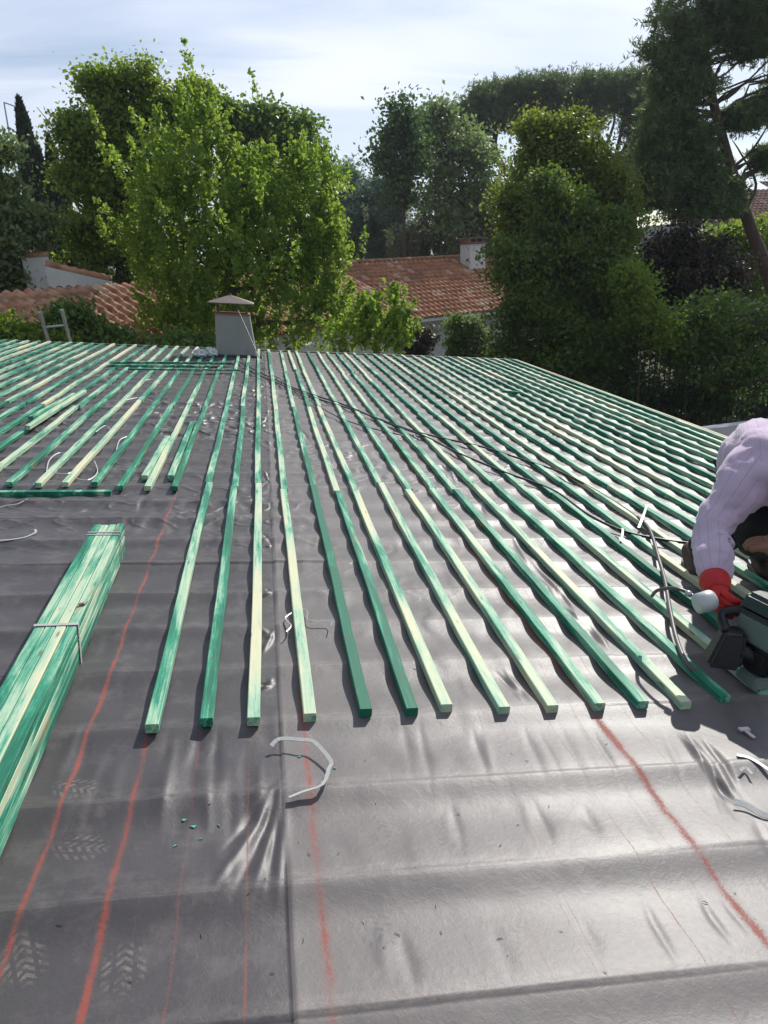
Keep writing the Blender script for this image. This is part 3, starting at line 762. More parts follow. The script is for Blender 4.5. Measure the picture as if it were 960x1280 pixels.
# head (mostly out of frame) with cap of hair, ear, nose
fd = (head-neck).normalized()
bm = bmesh.new(); bmesh.ops.create_icosphere(bm, subdivisions=3, radius=1)
for v in bm.verts: v.co = Vector((v.co.x*.078, v.co.y*.098, v.co.z*.075))+Vector((0, .01, .03))
me = bpy.data.meshes.new('hair'); bm.to_mesh(me); bm.free(); me.materials.append(plain('dark_hair', (.02, .015, .012), .6)); me.polygons.foreach_set('use_smooth', [True]*len(me.polygons))
o = bpy.data.objects.new('hair', me); link(o, person); o.location = tl(head)
def hand(wr, dirn, palmn, mat, name, curl=.9, parent=person, s=1.0, cuff=True):
    dirn = dirn.normalized(); pn = (palmn-dirn*palmn.dot(dirn)).normalized(); sd_ = dirn.cross(pn)
    c0 = wr; pts = [c0-dirn*.03, c0, c0+dirn*.035*s, c0+dirn*.075*s]; ed = [(0, 1), (1, 2), (2, 3)]; rr = [.034, (.032), (.042), (.040)]
    for k_, (off, L_) in enumerate(((-.030, .068), (-.010, .078), (.010, .074), (.029, .058))):
        base = c0+dirn*.078*s+sd_*off; prev = 3; ang = .25
        p = base; i0 = len(pts); pts.append(p); rr.append(.0150); ed.append((3, i0))
        for j in range(3):
            ang += curl*.55; p = p+(dirn*math.cos(ang)+pn*math.sin(ang))*L_*s*(.45, .32, .25)[j]
            pts.append(p); rr.append((.0140, .0125, .0110)[j]); ed.append((len(pts)-2, len(pts)-1))
    b_ = c0+dirn*.03*s+sd_*-.03; i0 = len(pts); pts.append(b_); rr.append(.017); ed.append((2, i0))
    for j, dd in enumerate((-sd_*.6+dirn*.6+pn*.4, -sd_*.1+dirn*.7+pn*.7)): pts.append(pts[-1]+dd.normalized()*.032); rr.append((.0145, .0115)[j]); ed.append((len(pts)-2, len(pts)-1))
    return skin(name, [tl(p) for p in pts], ed, rr, mat, parent, 2, 1)
hdir = (q3(909, 778, 2.30)-wR)
gl = hand(wR+hdir.normalized()*.01, hdir, q3(960, 790, 2.36)-q3(900, 770, 2.36), M_GLOVE, 'glove')
m2 = MB(); a = mid(eR, wR, .93); b = wR+hdir.normalized()*.055
m2.tube([tl(mid(a, b, f)) for f in (0, .3, .7, 1.)], [.048, .050, .040, .042], 20); m2.build('glove_cuff', M_GLOVE, gl, True)
hand(wL, q3(945, 672, 2.62)-q3(990, 690, 2.60), Vector((0, .2, -1)), M_SKIN, 'hand', .5)

# ------------------------------------------------------------------ POWER TOOL
M_TT = plain('dark_teal_plastic', (.010, .030, .030), .35, .2, 20); M_TG = plain('grey_green_plastic', (.13, .17, .155), .45, .12, 12); M_TB = plain('black_plastic', (.014, .014, .016), .4, .3, 25)
M_LT = plain('white_metal_cap', (.55, .57, .56), .35, .1, 20, .2)
tb = q3(946, 862, 2.36); tb.z = BH+.012
tool = empty('power_tool', MR@Matrix.Translation(tb)); tag(tool, 'upright cordless tool with dark top and grey band standing on the rightmost batten end', 'power tool')
# local axes: z roof normal; size from image depth
def sbox(name, mat, w0, w1, z0, z1, ctr=(0, 0), bev=.008, parent=None, rot=0., dy=1., lean=(0, 0)):
    bm = bmesh.new(); bmesh.ops.create_cube(bm, size=1)
    for v in bm.verts:
        top = v.co.z > 0; w = w1 if top else w0
        v.co = Vector((v.co.x*w+(lean[0] if top else 0), v.co.y*w*dy+(lean[1] if top else 0), z1 if top else z0))
    bmesh.ops.bevel(bm, geom=list(bm.edges), offset=bev, segments=3, affect='EDGES')
    for v in bm.verts: v.co = Matrix.Rotation(rot, 3, 'Z')@v.co+Vector((*ctr, 0))
    me = bpy.data.meshes.new(name); bm.to_mesh(me); bm.free(); me.materials.append(mat)
    o = bpy.data.objects.new(name, me); link(o, parent or tool); return o
sbox('foot', M_TG, .085, .07, -.008, .03, (-.02, -.01), .006, dy=1.2)
sbox('lower_body', M_TB, .10, .125, .028, .125, (0, 0), .014, rot=.25)
sbox('grey_band', M_TG, .138, .150, .125, .225, (0, 0), .012, rot=.25)
lid = sbox('top_cover', M_TT, .150, .130, .226, .285, (0, 0), .012, rot=.25)
sbox('lid_rim', M_TB, .156, .156, .222, .232, (0, 0), .003, parent=lid, rot=.25)
# emblem plate with white strokes on the band, facing the camera
fr_ = Matrix.Rotation(.25, 3, 'Z')
def onface(x, z, y=-.0755): return fr_@Vector((x, y, z))
m2 = MB(); vs_ = [onface(a, b, c) for c in (-.0775, -.070) for a, b in ((-.050, .150), (-.022, .150), (-.024, .212), (-.048, .212))]
m2.add(vs_, [(0, 1, 2, 3), (7, 6, 5, 4), (0, 4, 5, 1), (1, 5, 6, 2), (2, 6, 7, 3), (3, 7, 4, 0)]); pl = m2.build('badge', M_TT, tool)
m2 = MB()
for (x0, z0, x1, z1) in ((-.045, .160, -.043, .190), (-.043, .190, -.034, .160), (-.034, .160, -.030, .190)):
    w_ = .0022
    vs_ = [onface(x, z, c) for c in (-.0795, -.0776) for x, z in ((x0-w_, z0), (x0+w_, z0), (x1+w_, z1), (x1-w_, z1))]
    m2.add(vs_, [(0, 1, 2, 3), (7, 6, 5, 4), (0, 4, 5, 1), (1, 5, 6, 2), (2, 6, 7, 3), (3, 7, 4, 0)])
m2.build('badge_mark', M_LT, pl)
for k_ in range(4):
    m2 = MB(); c_ = onface(.012+.013*k_, .262, -.0705); m2.box(c_, (.006, .008, .030), fr_.to_4x4()); m2.build('vent_slot', M_TB, lid)
for sx_ in (-.062, .062):
    for sz_ in (.137, .214):
        m2 = MB(); m2.tube([onface(sx_, sz_, -.070), onface(sx_, sz_, -.0765)], .0042, 10); m2.build('screw', M_STEEL, tool)
m2 = MB(); m2.box(onface(.03, .218, -.076), (.034, .012, .022), fr_.to_4x4(), 1., .003); m2.build('latch', M_LT, tool)
# black tapered hopper under the glove
hp = q3(905, 808, 2.33)-tb
sbox('hopper', M_TB, .105, .070, -.062, .066, (hp.x, hp.y), .014, rot=-.35, dy=.9, lean=(.02, 0)).location.z = hp.z
m2 = MB(); m2.tube([hp+Vector((.01, 0, .0)), Vector((-.02, 0, .08)), Vector((0, 0, .08))], [.03, .035, .03], 10); m2.build('neck', M_TB, tool, True)
h2 = q3(905, 765, 2.36)-tb
m2 = MB(); m2.tube(spline([hp+Vector((0, .0, .05)), h2, Vector((-.02, .0, .235))], 5), .017, 10); m2.build('handle', M_TB, tool, True)
cpn = q3(882, 752, 2.34)-tb
m2 = MB(); A3 = Matrix.Rotation(math.radians(75), 4, 'Y'); m2.lathe([(.020, -.032), (.032, -.030), (.034, .018), (.028, .028), (.012, .032)], 20, A3, cpn); m2.build('white_cap', M_LT, tool, True)
m2 = MB(); m2.tube(spline([cpn+Vector((-.02, 0, 0)), q3(862, 742, 2.38)-tb, q3(842, 735, 2.42)-tb, q3(822, 738, 2.5)-tb, q3(815, 745, 2.56)-tb], 6), [.006]*25, 8); m2.build('air_line', M_HOSE, tool, True)
m2 = MB(); m2.tube([q3(864, 743, 2.375)-tb, q3(857, 741, 2.385)-tb], .010, 10); m2.build('hose_coupling', M_STEEL, tool, True)
# ------------------------------------------------------------------ TREES
LF = {
 'bright': mat_leaf('leaf_bright', (0.071, 0.140, 0.021), (0.213, 0.308, 0.051), (0.442, 0.587, 0.052), 0.50),
 'yellow': mat_leaf('leaf_yellow_green', (0.066, 0.146, 0.020), (0.241, 0.359, 0.051), (0.510, 0.696, 0.068), 0.50),
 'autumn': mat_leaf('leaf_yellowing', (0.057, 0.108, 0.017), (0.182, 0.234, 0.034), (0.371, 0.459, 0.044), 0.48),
 'mid': mat_leaf('leaf_mid', (0.043, 0.091, 0.020), (0.134, 0.215, 0.048), (0.291, 0.465, 0.058), 0.42),
 'greygreen': mat_leaf('leaf_grey_green', (0.080, 0.125, 0.053), (0.233, 0.305, 0.125), (0.386, 0.540, 0.154), 0.42),
 'olive': mat_leaf('leaf_olive', (0.083, 0.103, 0.048), (0.207, 0.227, 0.117), (0.297, 0.327, 0.133), 0.31),
 'dark': mat_leaf('leaf_dark', (0.031, 0.076, 0.028), (0.102, 0.174, 0.064), (0.188, 0.342, 0.068), 0.34),
 'privet': mat_leaf('leaf_privet', (0.037, 0.084, 0.018), (0.132, 0.206, 0.035), (0.278, 0.411, 0.033), 0.42, .7),
 'plum': mat_leaf('leaf_dark_brown', (.022, .018, .012), (.065, .052, .030), (.10, .08, .03), .22),
 'pine': mat_leaf('pine_needles', (0.050, 0.092, 0.043), (0.167, 0.235, 0.092), (0.268, 0.368, 0.101), 0.34, 1.2),
 'bluepine': mat_leaf('blue_pine_needles', (0.060, 0.114, 0.079), (0.157, 0.229, 0.157), (0.211, 0.334, 0.176), 0.31),
 'cypress': mat_leaf('cypress_scales', (0.014, 0.035, 0.017), (0.043, 0.072, 0.031), (0.081, 0.143, 0.040), 0.18, 2.),
}
BK = mat_bark('bark_brown', (.05, .04, .03), (.14, .11, .085))
BKP = mat_bark('pine_bark', (.05, .035, .03), (.15, .10, .08))
def unit(a): return a/np.maximum(np.linalg.norm(a, axis=1, keepdims=True), 1e-9)
def kites(c, a, b, L, Wd):
    L = np.asarray(L).reshape(-1, 1); Wd = np.asarray(Wd).reshape(-1, 1)
    n = len(c); V = np.empty((n, 4, 3))
    V[:, 0] = c-a*L/2; V[:, 1] = c+b*Wd/2-a*L*.05; V[:, 2] = c+a*L/2; V[:, 3] = c-b*Wd/2-a*L*.05
    return V.reshape(-1, 3)
def leaves_at(pos, size, aspect=.62, droop=.2, flat=.6, r=rng):
    n = len(pos)
    nr = unit(r.normal(size=(n, 3))+np.array([0, 0, flat])*r.choice([1, 1, 1, -.2], (n, 1)))
    a = r.normal(size=(n, 3)); a[:, 2] -= droop; a = unit(a-nr*np.sum(a*nr, 1, keepdims=True)); b = np.cross(nr, a)
    s = size*r.uniform(.6, 1.35, n)
    return kites(pos, a, b, s, s*aspect)
def sphere_pts(n, lo=.0, r=rng):
    d = unit(r.normal(size=(n, 3))); return d*(lo**3+(1-lo**3)*r.random((n, 1)))**(1/3)
def foliage(kind, lobes, nclump, per, cr, leaf, lo=.35):
    "lobes: centre, radii. returns verts and the clump centres"
    out = []; cents = []
    if kind in ('broad', 'needle'):
        sub_ = []
        for c, rad in lobes:
            rad = np.array(rad)
            for q in sphere_pts(13, .4): sub_.append((c+q*rad*rng.uniform(.6, 1.2), rad*rng.uniform(.16, .44)*np.array([1, 1, rng.uniform(.6, 1.1)])))
            sub_.append((c, rad*.5))
        lobes = sub_
    vol = np.array([l[1][0]*l[1][2] for l in lobes]); share = vol/vol.sum()
    for (c, rad), s in zip(lobes, share):
        n = max(4, int(nclump*s)); p = sphere_pts(n, lo)
        dirn = unit(p)
        bump = 1+.30*np.sin(dirn[:, :1]*5+c[0])*np.sin(dirn[:, 1:2]*4+c[1]*2)*np.cos(dirn[:, 2:]*5)+.12*rng.normal(size=(n, 1))
        soft = 1+.45*np.abs(rng.normal(size=(n, 1)))*(rng.random((n, 1)) < .35)
        cp_ = c+p*np.array(rad)*bump*soft
        cents.append((c, cp_))
        if kind == 'broad':
            off = rng.normal(size=(n, per, 3))*np.array([1, 1, .6])*cr*rng.uniform(.35, 1.5, (n, 1, 1))
            out.append(leaves_at((cp_[:, None]+off).reshape(-1, 3), leaf))
        elif kind == 'plume':
            ax = unit(p*np.array([.5, .5, .25])+np.array([0, 0, 1.])+.18*rng.normal(size=(n, 3)))
            t_ = rng.random((n, per, 1)); Lp = cr*rng.uniform(2., 4.6, (n, 1, 1))
            rr = cr*.62*(1-t_)**.8+.02
            off = ax[:, None]*t_*Lp+rng.normal(size=(n, per, 3))*rr*.7
            out.append(leaves_at((cp_[:, None]+off).reshape(-1, 3), leaf, .7, .7, .3))
        elif kind == 'needle':
            tc = (cp_[:, None]+rng.normal(size=(n, per, 3))*np.array([1, 1, .55])*cr).reshape(-1, 3)
            k = 7; m = len(tc)
            a = unit(rng.normal(size=(m, k, 3)).reshape(-1, 3)+np.repeat(unit(rng.normal(size=(m, 3))*.6+[0, 0, .5]), k, 0)*1.1)
            b = unit(np.cross(a, rng.normal(size=a.shape)))
            c_ = np.repeat(tc, k, 0)+a*leaf*.5
            s_ = leaf*rng.uniform(.7, 1.2, len(a))
            out.append(kites(c_, a, b, s_, s_*.16))
        elif kind == 'weep':
            t_ = rng.random((n, per, 1)); off = np.concatenate([rng.normal(size=(n, per, 2))*cr*.35, -t_*cr*3], 2)
            out.append(leaves_at((cp_[:, None]+off).reshape(-1, 3), leaf, .4, 1.6, .2))
    return np.concatenate(out), cents
def limb_pts(a, b, sag=.12, n=5, r=random):
    a, b = Vector(a), Vector(b); L = (b-a).length
    mid = [a.lerp(b, i/n)+Vector((r.uniform(-1, 1), r.uniform(-1, 1), r.uniform(-.4, 1)))*L*sag*math.sin(math.pi*i/n) for i in range(n+1)]
    return mid
def tree(name, label, cat, Y, lobes, trunk, r0, kind, leafmat, nclump, per, cr, leaf, bark=None, group=None, lo=.35, twigs=26, limbs=None, r1=None, extra_tw=None):
    lb = []
    for l in lobes:
        x, y, rx, ry = l[:4]; dz = l[4] if len(l) > 4 else 0
        c = far(x, y, Y+dz); k = (Y+dz)/F; lb.append((np.array(c), (rx*k, rx*k*.85, ry*k)))
    tp = [Vector(far(x, y, Y)) for x, y in trunk]
    b0 = Vector((tp[0].x, tp[0].y, -.05))
    root = empty(name, Matrix.Translation((b0.x, b0.y, 0))); off = Vector((b0.x, b0.y, 0))
    tag(root, label, cat, group)
    path = spline([b0]+tp, 5); n = len(path)
    rr = [r0*(1.25 if i == 0 else 1)*(1-.72*i/(n-1)) for i in range(n)]
    V, cents = foliage(kind, lb, nclump, per, cr, leaf, lo)
    mb = MB(); mb.tube([p-off for p in path], rr, 9)
    for (c, cp_) in cents:
        cv_ = Vector(c); j = min(range(n//4, n), key=lambda i: (path[i]-cv_).length+ (3 if path[i].z > cv_.z else 0))
        P_ = limb_pts(path[j], cv_, .10); rl = rr[j]*(.30 if kind == 'needle' else .5)
        mb.tube([p-off for p in P_], [max(.012, rl*(1-.6*i/5)) for i in range(6)], 6)
        for q in cp_[rng.permutation(len(cp_))[:max(2, twigs//len(cents)+1)]]:
            P2 = limb_pts(P_[random.randint(3, 5)], q, .12, 4)
            mb.tube([p-off for p in P2], [max(.006, rl*.35*(1-.75*i/4)) for i in range(5)], 5)
    if limbs:
        for L_ in limbs:
            P_ = spline([Vector(far(x, y, Y+(d[0] if d else 0))) for x, y, *d in L_], 5)
            mb.tube([p-off for p in P_], [max(.008, (r1 or r0*.4)*(1-.85*i/(len(P_)-1))) for i in range(len(P_))], 6)
    if trunk: mb.build('trunk', bark or BK, root, True)
    V = V-np.array([off.x, off.y, 0])
    fast_mesh('crown', V, np.arange(len(V)), LF[leafmat], root)
    return root
GT = 'trees behind the roof'
tree('broadleaf_tree', 'tall bright green tree with knobbly upright top, left of the yellow green one', 'tree', 19.5,
     [(170, 185, 46, 42), (140, 205, 44, 45), (205, 190, 45, 52), (126, 255, 32, 38), (98, 225, 22, 26), (112, 300, 26, 32), (160, 225, 40, 40), (160, 270, 60, 55), (134, 120, 15, 28), (176, 108, 16, 22), (207, 138, 15, 22), (150, 150, 16, 20), (100, 190, 20, 26), (92, 158, 8, 12), (235, 160, 26, 28), (246, 118, 9, 10), (140, 310, 46, 40), (190, 320, 40, 40), (160, 360, 44, 26), (122, 105, 12, 12)],
     [(150, 430), (150, 350), (160, 260), (168, 160)], .2, 'broad', 'bright', 820, 48, .19, .105, group=GT, twigs=60, limbs=[[(110, 230), (85, 200), (66, 160), (46, 134)], [(85, 200), (70, 175), (58, 185)], [(78, 180), (72, 150), (60, 140)]], r1=.035)
tree('maple_tree', 'big yellow green tree with pointed leafy shoots right behind the roof chimney', 'tree', 15.2,
     [(270, 280, 80, 75), (240, 205, 30, 40), (292, 245, 36, 36), (345, 290, 60, 70), (375, 250, 30, 45), (230, 330, 55, 80), (300, 360, 75, 70), (385, 330, 45, 60), (345, 405, 60, 36), (405, 345, 34, 46), (415, 400, 26, 34), (210, 400, 34, 44), (400, 300, 28, 34), (200, 280, 34, 50), (407, 245, 9, 44), (420, 285, 14, 30), (240, 145, 16, 34), (285, 200, 14, 28), (338, 235, 14, 28), (262, 165, 14, 26), (205, 205, 14, 40), (380, 225, 12, 34), (270, 400, 60, 40), (170, 300, 28, 28)],
     [(290, 440), (290, 380), (282, 300), (275, 210)], .16, 'plume', 'yellow', 1250, 46, .12, .084, group=GT, twigs=70)
tree('maple_sapling', 'small yellow green maple with pointed shoots right of the chimney, against the neighbouring wall', 'tree', 13.2,
     [(470, 420, 26, 26), (492, 398, 12, 26), (440, 425, 26, 22), (512, 415, 10, 16), (462, 398, 9, 18)], [(470, 470), (470, 430), (475, 415)], .05, 'plume', 'yellow', 130, 34, .09, .085, twigs=26)
tree('broadleaf_tree', 'darker green round topped tree behind the right shoulder of the yellow green one', 'tree', 25,
     [(325, 170, 30, 32), (372, 195, 34, 42), (350, 230, 45, 50), (395, 225, 15, 30), (328, 145, 16, 14), (375, 160, 14, 12), (300, 220, 40, 60), (290, 150, 20, 18)],
     [(345, 420), (345, 300), (345, 180)], .16, 'broad', 'mid', 420, 40, .24, .15, group=GT, twigs=50)
# cypresses
def cypress(label, Y, tip, base, wpx, n=15000):
    T_ = np.array(far(*tip, Y)); B_ = np.array(far(*base, Y)); ax = (T_-B_); Bg = B_-ax*(B_[2]/ax[2]) if abs(ax[2]) > .01 else B_
    Bg[2] = 0; root = empty('cypress_tree', Matrix.Translation(Bg)); tag(root, label, 'tree', 'slim cypresses at the left')
    ax = T_-Bg
    t_ = rng.random(n)**.8; r_ = wpx*Y/F*.5*np.clip((1-t_)*2.2, 0, 1)**.75*(.25+.75*np.clip(t_*6, 0, 1))
    ph = rng.random(n)*2*np.pi; rad = r_*(.75+.28*rng.random(n))*(1+.13*np.sin(t_*40+ph*2)+.1*np.sin(t_*90-ph*3))
    p = ax*t_[:, None]+np.stack([np.cos(ph)*rad, np.sin(ph)*rad, rng.normal(size=n)*.05], 1)
    a = unit(np.stack([np.cos(ph)*.35, np.sin(ph)*.35, np.ones(n)], 1)+.3*rng.normal(size=(n, 3))); b = unit(np.cross(a, rng.normal(size=(n, 3))))
    s_ = rng.uniform(.16, .34, n)
    V = kites(p, a, b, s_, s_*.34)
    m2 = MB(); m2.tube([Vector(ax)*f for f in (0, .3, .6, .93)], [.2, .15, .08, .02], 8); m2.build('trunk', BK, root, True)
    core = MB(); core.tube([Vector(ax)*f for f in (.1, .2, .5, .75, .9, .97)], [wpx*Y/F*.5*k for k in (.25, .72, .72, .42, .2, .03)], 10)
    fast_mesh('crown', V, np.arange(len(V)), LF['cypress'], root)
cypress('taller slim dark cypress at the left, its tip highest beside the mast', 30, (23, 124), (66, 330), 46)
cypress('shorter slim dark cypress right of the taller one', 30, (61, 172), (86, 330), 42)
cypress('stout dark cypress low down between the slim ones and the bright tree', 27, (112, 255), (112, 345), 50)
tree('broadleaf_tree', 'dull green rounded tree at the left frame edge above the tiled roof', 'tree', 18.5,
     [(-2, 260, 34, 36), (-30, 250, 40, 60), (18, 290, 34, 30), (-5, 325, 40, 36), (-8, 190, 12, 12), (38, 275, 16, 18), (15, 345, 24, 16)], [(-20, 420), (-15, 330), (-5, 230)], .15, 'broad', 'greygreen', 420, 44, .20, .12, group=GT, twigs=40)
# shrubs in front of the left roof
for (lb, lob, mt, Y) in (('dark green rounded bush in front of the left tiled roof, behind the ladder', [(98, 405, 24, 22), (126, 420, 24, 15), (82, 396, 12, 16), (150, 436, 22, 10)], 'mid', 13.0),
                     ('yellow green low bush left of the ladder at the roof edge', [(20, 424, 34, 14), (55, 428, 26, 12), (-15, 420, 30, 18)], 'bright', 12.7),
                     ('deep green bush between the ladder and the chimney under the big tree', [(232, 430, 28, 20), (200, 442, 22, 10), (258, 436, 26, 18)], 'mid', 13.0)):
    tree('garden_bush', lb, 'bush', Y, lob, [(lob[0][0], 470), (lob[0][0], 440)], .02, 'broad', mt, 190, 44, .13, .085, group='bushes behind the far roof edge', twigs=10)
# centre background
tree('dark_conifer', 'dark conifer behind the maple, left one of the dark pair above the tiled ridge', 'tree', 46, [(437, 232, 18, 24), (437, 270, 26, 34), (437, 305, 30, 30)], [(437, 400), (437, 300), (436, 222)], .25, 'needle', 'bluepine', 200, 26, .42, .34, BKP, 'dark conifers behind the tiled house', twigs=20)
tree('dark_conifer', 'dark conifer right one of the pair above the tiled ridge', 'tree', 44, [(482, 248, 18, 20), (475, 282, 32, 34), (500, 300, 28, 26)], [(480, 400), (480, 300), (482, 235)], .25, 'needle', 'bluepine', 210, 26, .42, .34, BKP, 'dark conifers behind the tiled house', twigs=20)
tree('slender_tree', 'sparse dark leaved tree standing alone against the sky left of the umbrella pine', 'tree', 33,
     [(505, 145, 16, 20), (490, 175, 16, 22), (515, 180, 16, 26), (485, 205, 18, 18), (510, 212, 18, 18), (500, 240, 24, 22)], [(505, 400), (505, 260), (503, 150)], .12, 'broad', 'dark', 130, 22, .30, .18, group=GT, twigs=60, lo=.2)
tree('umbrella_pine', 'tall stone pine with dense dark umbrella crown in the middle distance', 'pine tree', 46,
     [(622, 122, 32, 24), (600, 145, 18, 14), (655, 116, 18, 16), (688, 116, 30, 22), (726, 124, 20, 18), (632, 150, 24, 12), (742, 150, 12, 16), (712, 142, 20, 12), (542, 152, 14, 12), (575, 142, 16, 16), (564, 160, 20, 12)],
     [(655, 420), (650, 270), (636, 225), (618, 185), (625, 150)], .42, 'needle', 'pine', 620, 18, .34, .28, BKP, twigs=60, lo=.5,
     limbs=[[(640, 235), (655, 195), (670, 150)], [(622, 200), (600, 175), (580, 155)], [(645, 250), (690, 190), (725, 150)]], r1=.2)
tree('umbrella_pine', 'second stone pine with bare forked limbs between the umbrella pine and the leaning pine', 'pine tree', 44,
     [(785, 108, 22, 20), (762, 118, 16, 14), (800, 125, 20, 26), (805, 160, 18, 26), (800, 195, 20, 22), (748, 108, 14, 12), (775, 215, 18, 14)],
     [(770, 420), (766, 250), (768, 205), (780, 150)], .26, 'needle', 'pine', 360, 22, .36, .28, BKP, twigs=40, lo=.4,
     limbs=[[(766, 235), (758, 190), (768, 150), (762, 125)], [(768, 205), (790, 170), (800, 140)], [(766, 200), (745, 165), (735, 150)], [(766, 235), (795, 205), (815, 220)]], r1=.14)
tree('broadleaf_tree', 'loose grey green tree in front of the umbrella pine trunk', 'tree', 36,
     [(560, 185, 34, 32), (530, 170, 22, 26), (600, 195, 30, 36), (550, 225, 40, 34), (610, 250, 40, 40), (575, 265, 50, 34), (545, 150, 14, 18), (640, 275, 30, 40)], [(590, 420), (585, 300), (575, 200)], .2, 'broad', 'greygreen', 460, 36, .33, .2, group=GT, twigs=50)
tree('olive_tree', 'round olive coloured tree just behind the chimney of the tiled house', 'tree', 38,
     [(545, 285, 46, 34), (515, 300, 34, 24), (585, 300, 34, 26), (550, 262, 26, 18)], [(548, 400), (548, 320), (548, 275)], .15, 'weep', 'olive', 420, 36, .26, .18, twigs=20)
tree('broadleaf_tree', 'shaded dense tree filling the gap behind the tiled ridge at the right', 'tree', 42,
     [(640, 300, 40, 40), (600, 320, 40, 30), (690, 300, 50, 60), (750, 290, 50, 60)], [(660, 400), (660, 350), (660, 300)], .2, 'broad', 'dark', 420, 36, .4, .24, group=GT, twigs=12)
# the big privet at the right of the tiled house
tree('privet_tree', 'large dense dark green tree right of the tiled house', 'tree', 16.5,
     [(700, 300, 40, 30), (745, 290, 34, 34), (690, 250, 30, 40), (670, 320, 40, 40), (730, 330, 56, 50), (765, 310, 26, 50), (660, 375, 42, 50), (720, 390, 66, 60), (770, 400, 34, 56), (640, 330, 24, 34), (690, 450, 64, 36), (760, 460, 54, 36), (640, 420, 22, 36)],
     [(715, 500), (715, 420), (712, 360)], .2, 'broad', 'privet', 1500, 46, .19, .096, twigs=60, lo=.5)
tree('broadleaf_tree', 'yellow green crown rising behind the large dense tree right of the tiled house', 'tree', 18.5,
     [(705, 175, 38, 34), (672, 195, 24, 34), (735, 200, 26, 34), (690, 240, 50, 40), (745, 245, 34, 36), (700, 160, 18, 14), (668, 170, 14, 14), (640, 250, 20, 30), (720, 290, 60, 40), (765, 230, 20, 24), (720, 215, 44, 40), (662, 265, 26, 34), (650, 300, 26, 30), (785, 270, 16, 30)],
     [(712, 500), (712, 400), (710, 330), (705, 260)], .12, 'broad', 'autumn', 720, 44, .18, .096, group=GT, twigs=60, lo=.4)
# leaning pine
tree('leaning_pine', 'tall leaning pine at the right with bare limbs and shaggy crown', 'pine tree', 20.5,
     [(850, 45, 36, 36), (895, 25, 50, 40), (945, 25, 40, 40), (835, 95, 26, 34), (868, 100, 20, 20), (838, 150, 26, 36), (842, 205, 32, 32), (862, 175, 26, 22), (820, 215, 22, 30), (850, 120, 24, 26), (905, 250, 24, 16), (870, 200, 26, 20), (885, 232, 34, 22), (818, 185, 16, 34), (1000, 90, 40, 40), (935, 60, 20, 16), (930, 150, 16, 10), (865, 255, 36, 20), (825, 240, 22, 24), (958, 200, 14, 10), (920, -40, 80, 44), (955, 135, 16, 8)],
     [(985, 440), (962, 350), (938, 285), (915, 215), (892, 130), (882, 70), (880, 10)], .24, 'needle', 'pine', 760, 20, .19, .19, BKP, twigs=150, lo=.2,
     limbs=[[(905, 190), (880, 192), (845, 200)], [(900, 168), (870, 165), (850, 158)], [(895, 130), (930, 105), (965, 92), (985, 88)], [(900, 160), (930, 130), (965, 120)], [(915, 210), (938, 190), (955, 165), (962, 150)], [(932, 262), (945, 230), (925, 190), (915, 175)], [(888, 110), (910, 70), (960, 60)], [(898, 150), (915, 140), (950, 140)], [(938, 190), (965, 180), (990, 185)]], r1=.05)
tree('plum_tree', 'very dark brownish leaved tree between the large green tree and the leaning trunk', 'tree', 19,
     [(835, 320, 36, 36), (870, 330, 46, 42), (850, 370, 50, 40), (810, 350, 26, 40), (905, 350, 30, 40)], [(850, 440), (850, 380), (850, 310)], .1, 'broad', 'plum', 460, 42, .2, .12, twigs=20)
tree('ivy_bush', 'bright green climbing bush under the far brown roof at the right edge', 'bush', 23,
     [(915, 300, 40, 24), (945, 320, 40, 40), (975, 300, 40, 40), (900, 330, 24, 26), (940, 365, 30, 30)], [(940, 420), (940, 350)], .08, 'broad', 'bright', 380, 40, .22, .13, twigs=8)
for lb, lob, mt, Y in (('dense green hedge bush lowest at the right behind the eaves', [(860, 400, 50, 34), (905, 415, 50, 40), (830, 430, 50, 40), (950, 410, 50, 40), (880, 450, 60, 40), (1000, 420, 50, 50), (945, 460, 60, 40)], 'mid', 15.5),
                       ('lime green leafy shrub at the foot of the privet tree', [(800, 380, 14, 30), (815, 405, 18, 20), (790, 345, 12, 26), (822, 420, 10, 16)], 'bright', 15.0),
                       ('very dark hedge below the hedge bush behind the railings', [(760, 490, 60, 34), (830, 500, 60, 34), (700, 465, 60, 30), (900, 500, 60, 34), (960, 505, 60, 40)], 'dark', 16.5)):
    tree('hedge_bush', lb, 'bush', Y, lob, [(lob[0][0], lob[0][1]+70), (lob[0][0], lob[0][1]+30)], .02, 'broad', mt, 520 if mt != 'bright' else 110, 46, .17, .10 if mt != 'bright' else .085, group='bushes at the right behind the eaves', twigs=10)
tree('oleander_shrub', 'small dark upright shrub against the grey wall, left one of the narrow pair', 'shrub', 22, [(572, 425, 12, 22), (570, 405, 6, 12), (575, 445, 14, 14)], [(572, 470), (572, 420)], .04, 'broad', 'mid', 110, 34, .12, .09, group='narrow shrubs by the grey wall', twigs=6)
tree('oleander_shrub', 'small grey green shrub against the grey wall, right one of the narrow pair', 'shrub', 22, [(595, 425, 13, 20), (600, 445, 15, 14), (590, 410, 6, 10)], [(595, 470), (595, 420)], .04, 'broad', 'greygreen', 110, 34, .12, .09, group='narrow shrubs by the grey wall', twigs=6)
tree('purple_shrub', 'dark purple shrub at the foot of the grey neighbouring wall', 'shrub', 21, [(520, 430, 16, 14), (508, 420, 8, 10), (530, 424, 7, 10), (515, 445, 20, 10)], [(520, 470), (520, 430)], .04, 'broad', 'plum', 90, 34, .14, .10, twigs=6)
